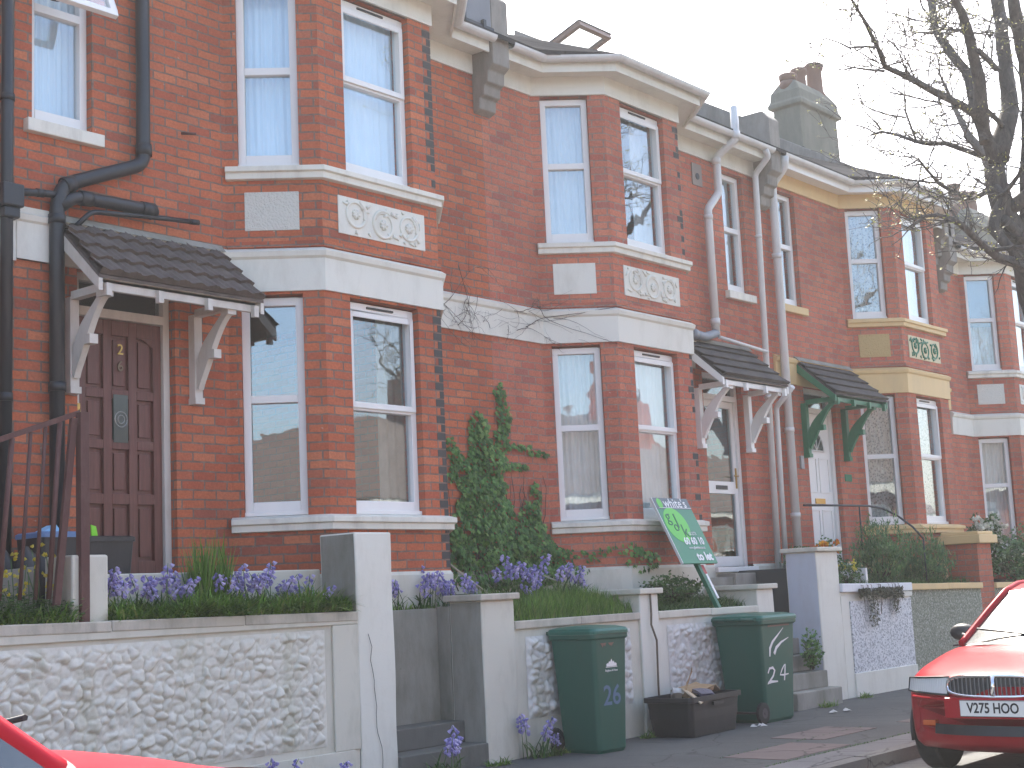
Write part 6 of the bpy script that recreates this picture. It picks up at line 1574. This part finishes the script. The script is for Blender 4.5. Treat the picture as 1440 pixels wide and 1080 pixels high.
    fin('grille_bars', b, mat('grille_bar', (.2, .2, .2), .4, .4), gs)
    # bumper crease, lower intake, fog lamps
    b = B(); b.tube([(nose(.0, y / .72) - .006, y, .575 * zs) for y in [-.74 + i * 1.48 / 24 for i in range(25)]], .013, 6); fin('bumper_trim', b, paint_, r)
    b = B(); o = [(nose(.01, y / .75) - .012, y, .33 * zs) for y in [-.5 + i / 12 for i in range(13)]]; o2 = [(p[0] + .02, p[1], .40 * zs) for p in o]
    for i in range(12): b.face([o[i], o2[i], o2[i + 1], o[i + 1]])
    fin('lower_intake', b, DARKTRIM, r)
    for sg in (-1, 1):
        b = B(); b.box(nose(.01, .8) - .03, nose(.01, .8) + .03, sg * .56 - .05, sg * .56 + .05, .38 * zs, .42 * zs); fin('indicator', b, mat('orange_lens', (.5, .1, .02), .2), r, bevel=.008)
    if plate:
        b = B(); x = -.035; b.box(x, x + .012, -.24, .24, .465, .58); pl = fin('number_plate', b, mat('plate_white', (.72, .72, .68), .45), r, bevel=.003)
        text(plate, .098, DKTXT, 'plate_lettering', pl, frame_mtx((x - .001, 0, .523), (0, -1, 0), (0, 0, 1)), .001, bold=.0022, sx=.8)
        b = B(); b.tube([(x - .0005, -.237, .4675), (x - .0005, .237, .4675), (x - .0005, .237, .5775), (x - .0005, -.237, .5775), (x - .0005, -.237, .4675)], .002, 4); fin('plate_border', b, DKTXT, pl)
        b = B(); b.box(-.03, .01, -.36, .36, .45, .595); fin('plate_recess', b, paint_, r, bevel=.012)
    return r
def node_wave(N, L):
    w = node(N, 'ShaderNodeTexWave', i_Scale=14.0); w.bands_direction = 'Y'; L.new(coords(N, L), w.inputs['Vector']); return w.outputs['Fac']
c1_ = car('red saloon car facing left with chrome grille and plate V275 HOO, at the right edge', RED, 1.0, 'V275 HOO')
c1_.matrix_basis = Matrix.Translation((-.82, -5.15, GZ - .1)) 
c2_ = car('bright red car in the left foreground, only its bonnet and windscreen base in view', RED2, 1.18)
c2_.matrix_basis = Matrix.Translation((-7.38, -5.12, GZ - .1)) @ Matrix.Rotation(PI, 4, 'Z')

# ------------------------------------------------------------------ the far side of the street (seen in the windows and throwing light back)
BR_O = brick_mat('far_brick', [(.34, .08, .045), (.4, .1, .05), (.3, .07, .04), (.42, .13, .07), (.2, .06, .045)])
def far_house():
    h = root('far_terraced_house', 'brick house across the street, seen only in window reflections', 'house', (0, -13.2, GZ), 'houses across the street')
    b = B(); b.wall((2.75, -13.2), (-2.75, -13.2), GZ - .1, 3.6, [(.5, 2.1, -1.2, .5), (.6, 2.0, 1.5, 3.1), (3.2, 4.1, -2.0, .3), (3.2, 4.2, 1.5, 3.0)]); b.wall((-2.75, -13.42), (-2.75, -20), GZ - .1, 3.6); b.wall((2.75, -20), (2.75, -13.42), GZ - .1, 3.6); fin('wall', b, BR_O, h)
    b = B(); b.prism([(-2.75, -12.9, 3.55), (-2.75, -16.6, 6.1), (-2.75, -20.3, 3.55)], (5.5, 0, 0)); fin('roof', b, TILE, h, normals=True)
    b = B(); b.box(-2.75, 2.75, -13.2, -12.95, 3.3, 3.55); b.box(-2.75, 2.75, -13.2, -13.15, .75, 1.05); fin('band', b, P_WHITE, h)
    for (a, c, za, zb) in ((.5, 2.1, -1.2, .5), (.6, 2.0, 1.5, 3.1), (3.2, 4.1, -2.0, .3), (3.2, 4.2, 1.5, 3.0)):
        x0, x1 = 2.75 - c, 2.75 - a; b = B(); f = .07; y = -13.3
        b.box(x0, x1, y, y + .06, za, za + f); b.box(x0, x1, y, y + .06, zb - f, zb); b.box(x0, x0 + f, y, y + .06, za + f, zb - f); b.box(x1 - f, x1, y, y + .06, za + f, zb - f); b.box(x0 + f, x1 - f, y, y + .06, (za + zb) / 2 - .03, (za + zb) / 2 + .03); w = fin('window', b, UPVC, h)
        b = B(); b.box(x0, x1, y - .3, y - .29, za, zb); fin('curtain', b, CURT_NET, w)
        b = B(); b.box(x0 + f, x1 - f, y + .02, y + .025, za + f, zb - f); fin('pane', b, GLASS, w)
    b = B(); b.box(2.2, 3.3, -17, -16.2, 5.2, 7.4); c = fin('chimney', b, BR_O, h)
    for k in range(2): b = B(); b.lathe((2.5 + k * .5, -16.6, 7.4), [(.15, 0), (.12, .5), (.14, .52), (.13, .55)], 10); fin('chimney_pot', b, TERRA, c)
    return h
fh = far_house()
fh.location = (0, -17.0, GZ - 1.8)
for k in range(-5, 9):
    if k: dup(fh, Matrix.Translation((k * 5.52, -17.0, GZ - 1.8)))
b = B(); b.box(-30, 48, -11.5, -11.3, GZ, GZ + .8); tag(fin('far_garden_wall', b, P_CREAMW), 'garden wall across the street, outside the picture', 'garden wall')

# ------------------------------------------------------------------ light, sky, camera
SUN = Vector((.55, .41, .75)).normalized()
w = bpy.data.worlds.new('World'); S.world = w; w.use_nodes = True
N, L = w.node_tree.nodes, w.node_tree.links
sk_ = N.new('ShaderNodeTexSky'); sk_.sky_type = 'NISHITA'; sk_.sun_disc = False
sk_.sun_elevation = math.asin(SUN.z); sk_.sun_rotation = math.atan2(SUN.x, SUN.y); sk_.air_density = 1.0; sk_.dust_density = 3.4; sk_.ozone_density = .55
L.new(sk_.outputs[0], N['Background'].inputs[0]); N['Background'].inputs[1].default_value = .15
sl_ = bpy.data.lights.new('sun', 'SUN'); sl_.energy = 4.0; sl_.angle = math.radians(.53); sl_.color = (1, .95, .87)
so_ = bpy.data.objects.new('sun', sl_); COL.objects.link(so_); so_.rotation_euler = (-SUN).to_track_quat('-Z', 'Y').to_euler()
S.view_settings.view_transform = 'Standard'; S.view_settings.look = 'None'; S.view_settings.gamma = 1; S.view_settings.exposure = 1.88
cd = bpy.data.cameras.new('camera'); cam = bpy.data.objects.new('camera', cd); COL.objects.link(cam); S.camera = cam
yw, pt_, rl_ = map(math.radians, (50.396, 8.247, -2.678))
F = Vector((math.sin(yw) * math.cos(pt_), math.cos(yw) * math.cos(pt_), math.sin(pt_))); Rr = Vector((math.cos(yw), -math.sin(yw), 0)); Uu = Rr.cross(F)
R2_ = Rr * math.cos(rl_) + Uu * math.sin(rl_); U2_ = Uu * math.cos(rl_) - Rr * math.sin(rl_)
mw = Matrix((R2_, U2_, -F)).transposed().to_4x4(); mw.translation = Vector((-10.894, -9.252, -.706)); cam.matrix_world = mw
cd.sensor_width = 36; cd.lens = 2040.7 / 1440 * 36; cd.clip_end = 2000; cd.clip_start = .05
b = B(); b.box(-430, 430, -430, 430, -3.5, 11.5); hz = fin('glare_haze', b, None)  # thin haze volume added to lift the darks like veiling lens glare
hm = bpy.data.materials.new('glare_haze'); hm.use_nodes = True; HN, HL = hm.node_tree.nodes, hm.node_tree.links
HN.remove(HN['Principled BSDF']); pv = HN.new('ShaderNodeVolumePrincipled'); pv.inputs['Density'].default_value = .0014; pv.inputs['Color'].default_value = (1, 1, 1, 1); pv.inputs['Anisotropy'].default_value = .35
HL.new(pv.outputs[0], HN['Material Output'].inputs['Volume']); hz.data.materials.clear(); hz.data.materials.append(hm); tag(hz, kind='stuff')
S.render.resolution_x = 1024; S.render.resolution_y = 768
S.render.engine = 'CYCLES'
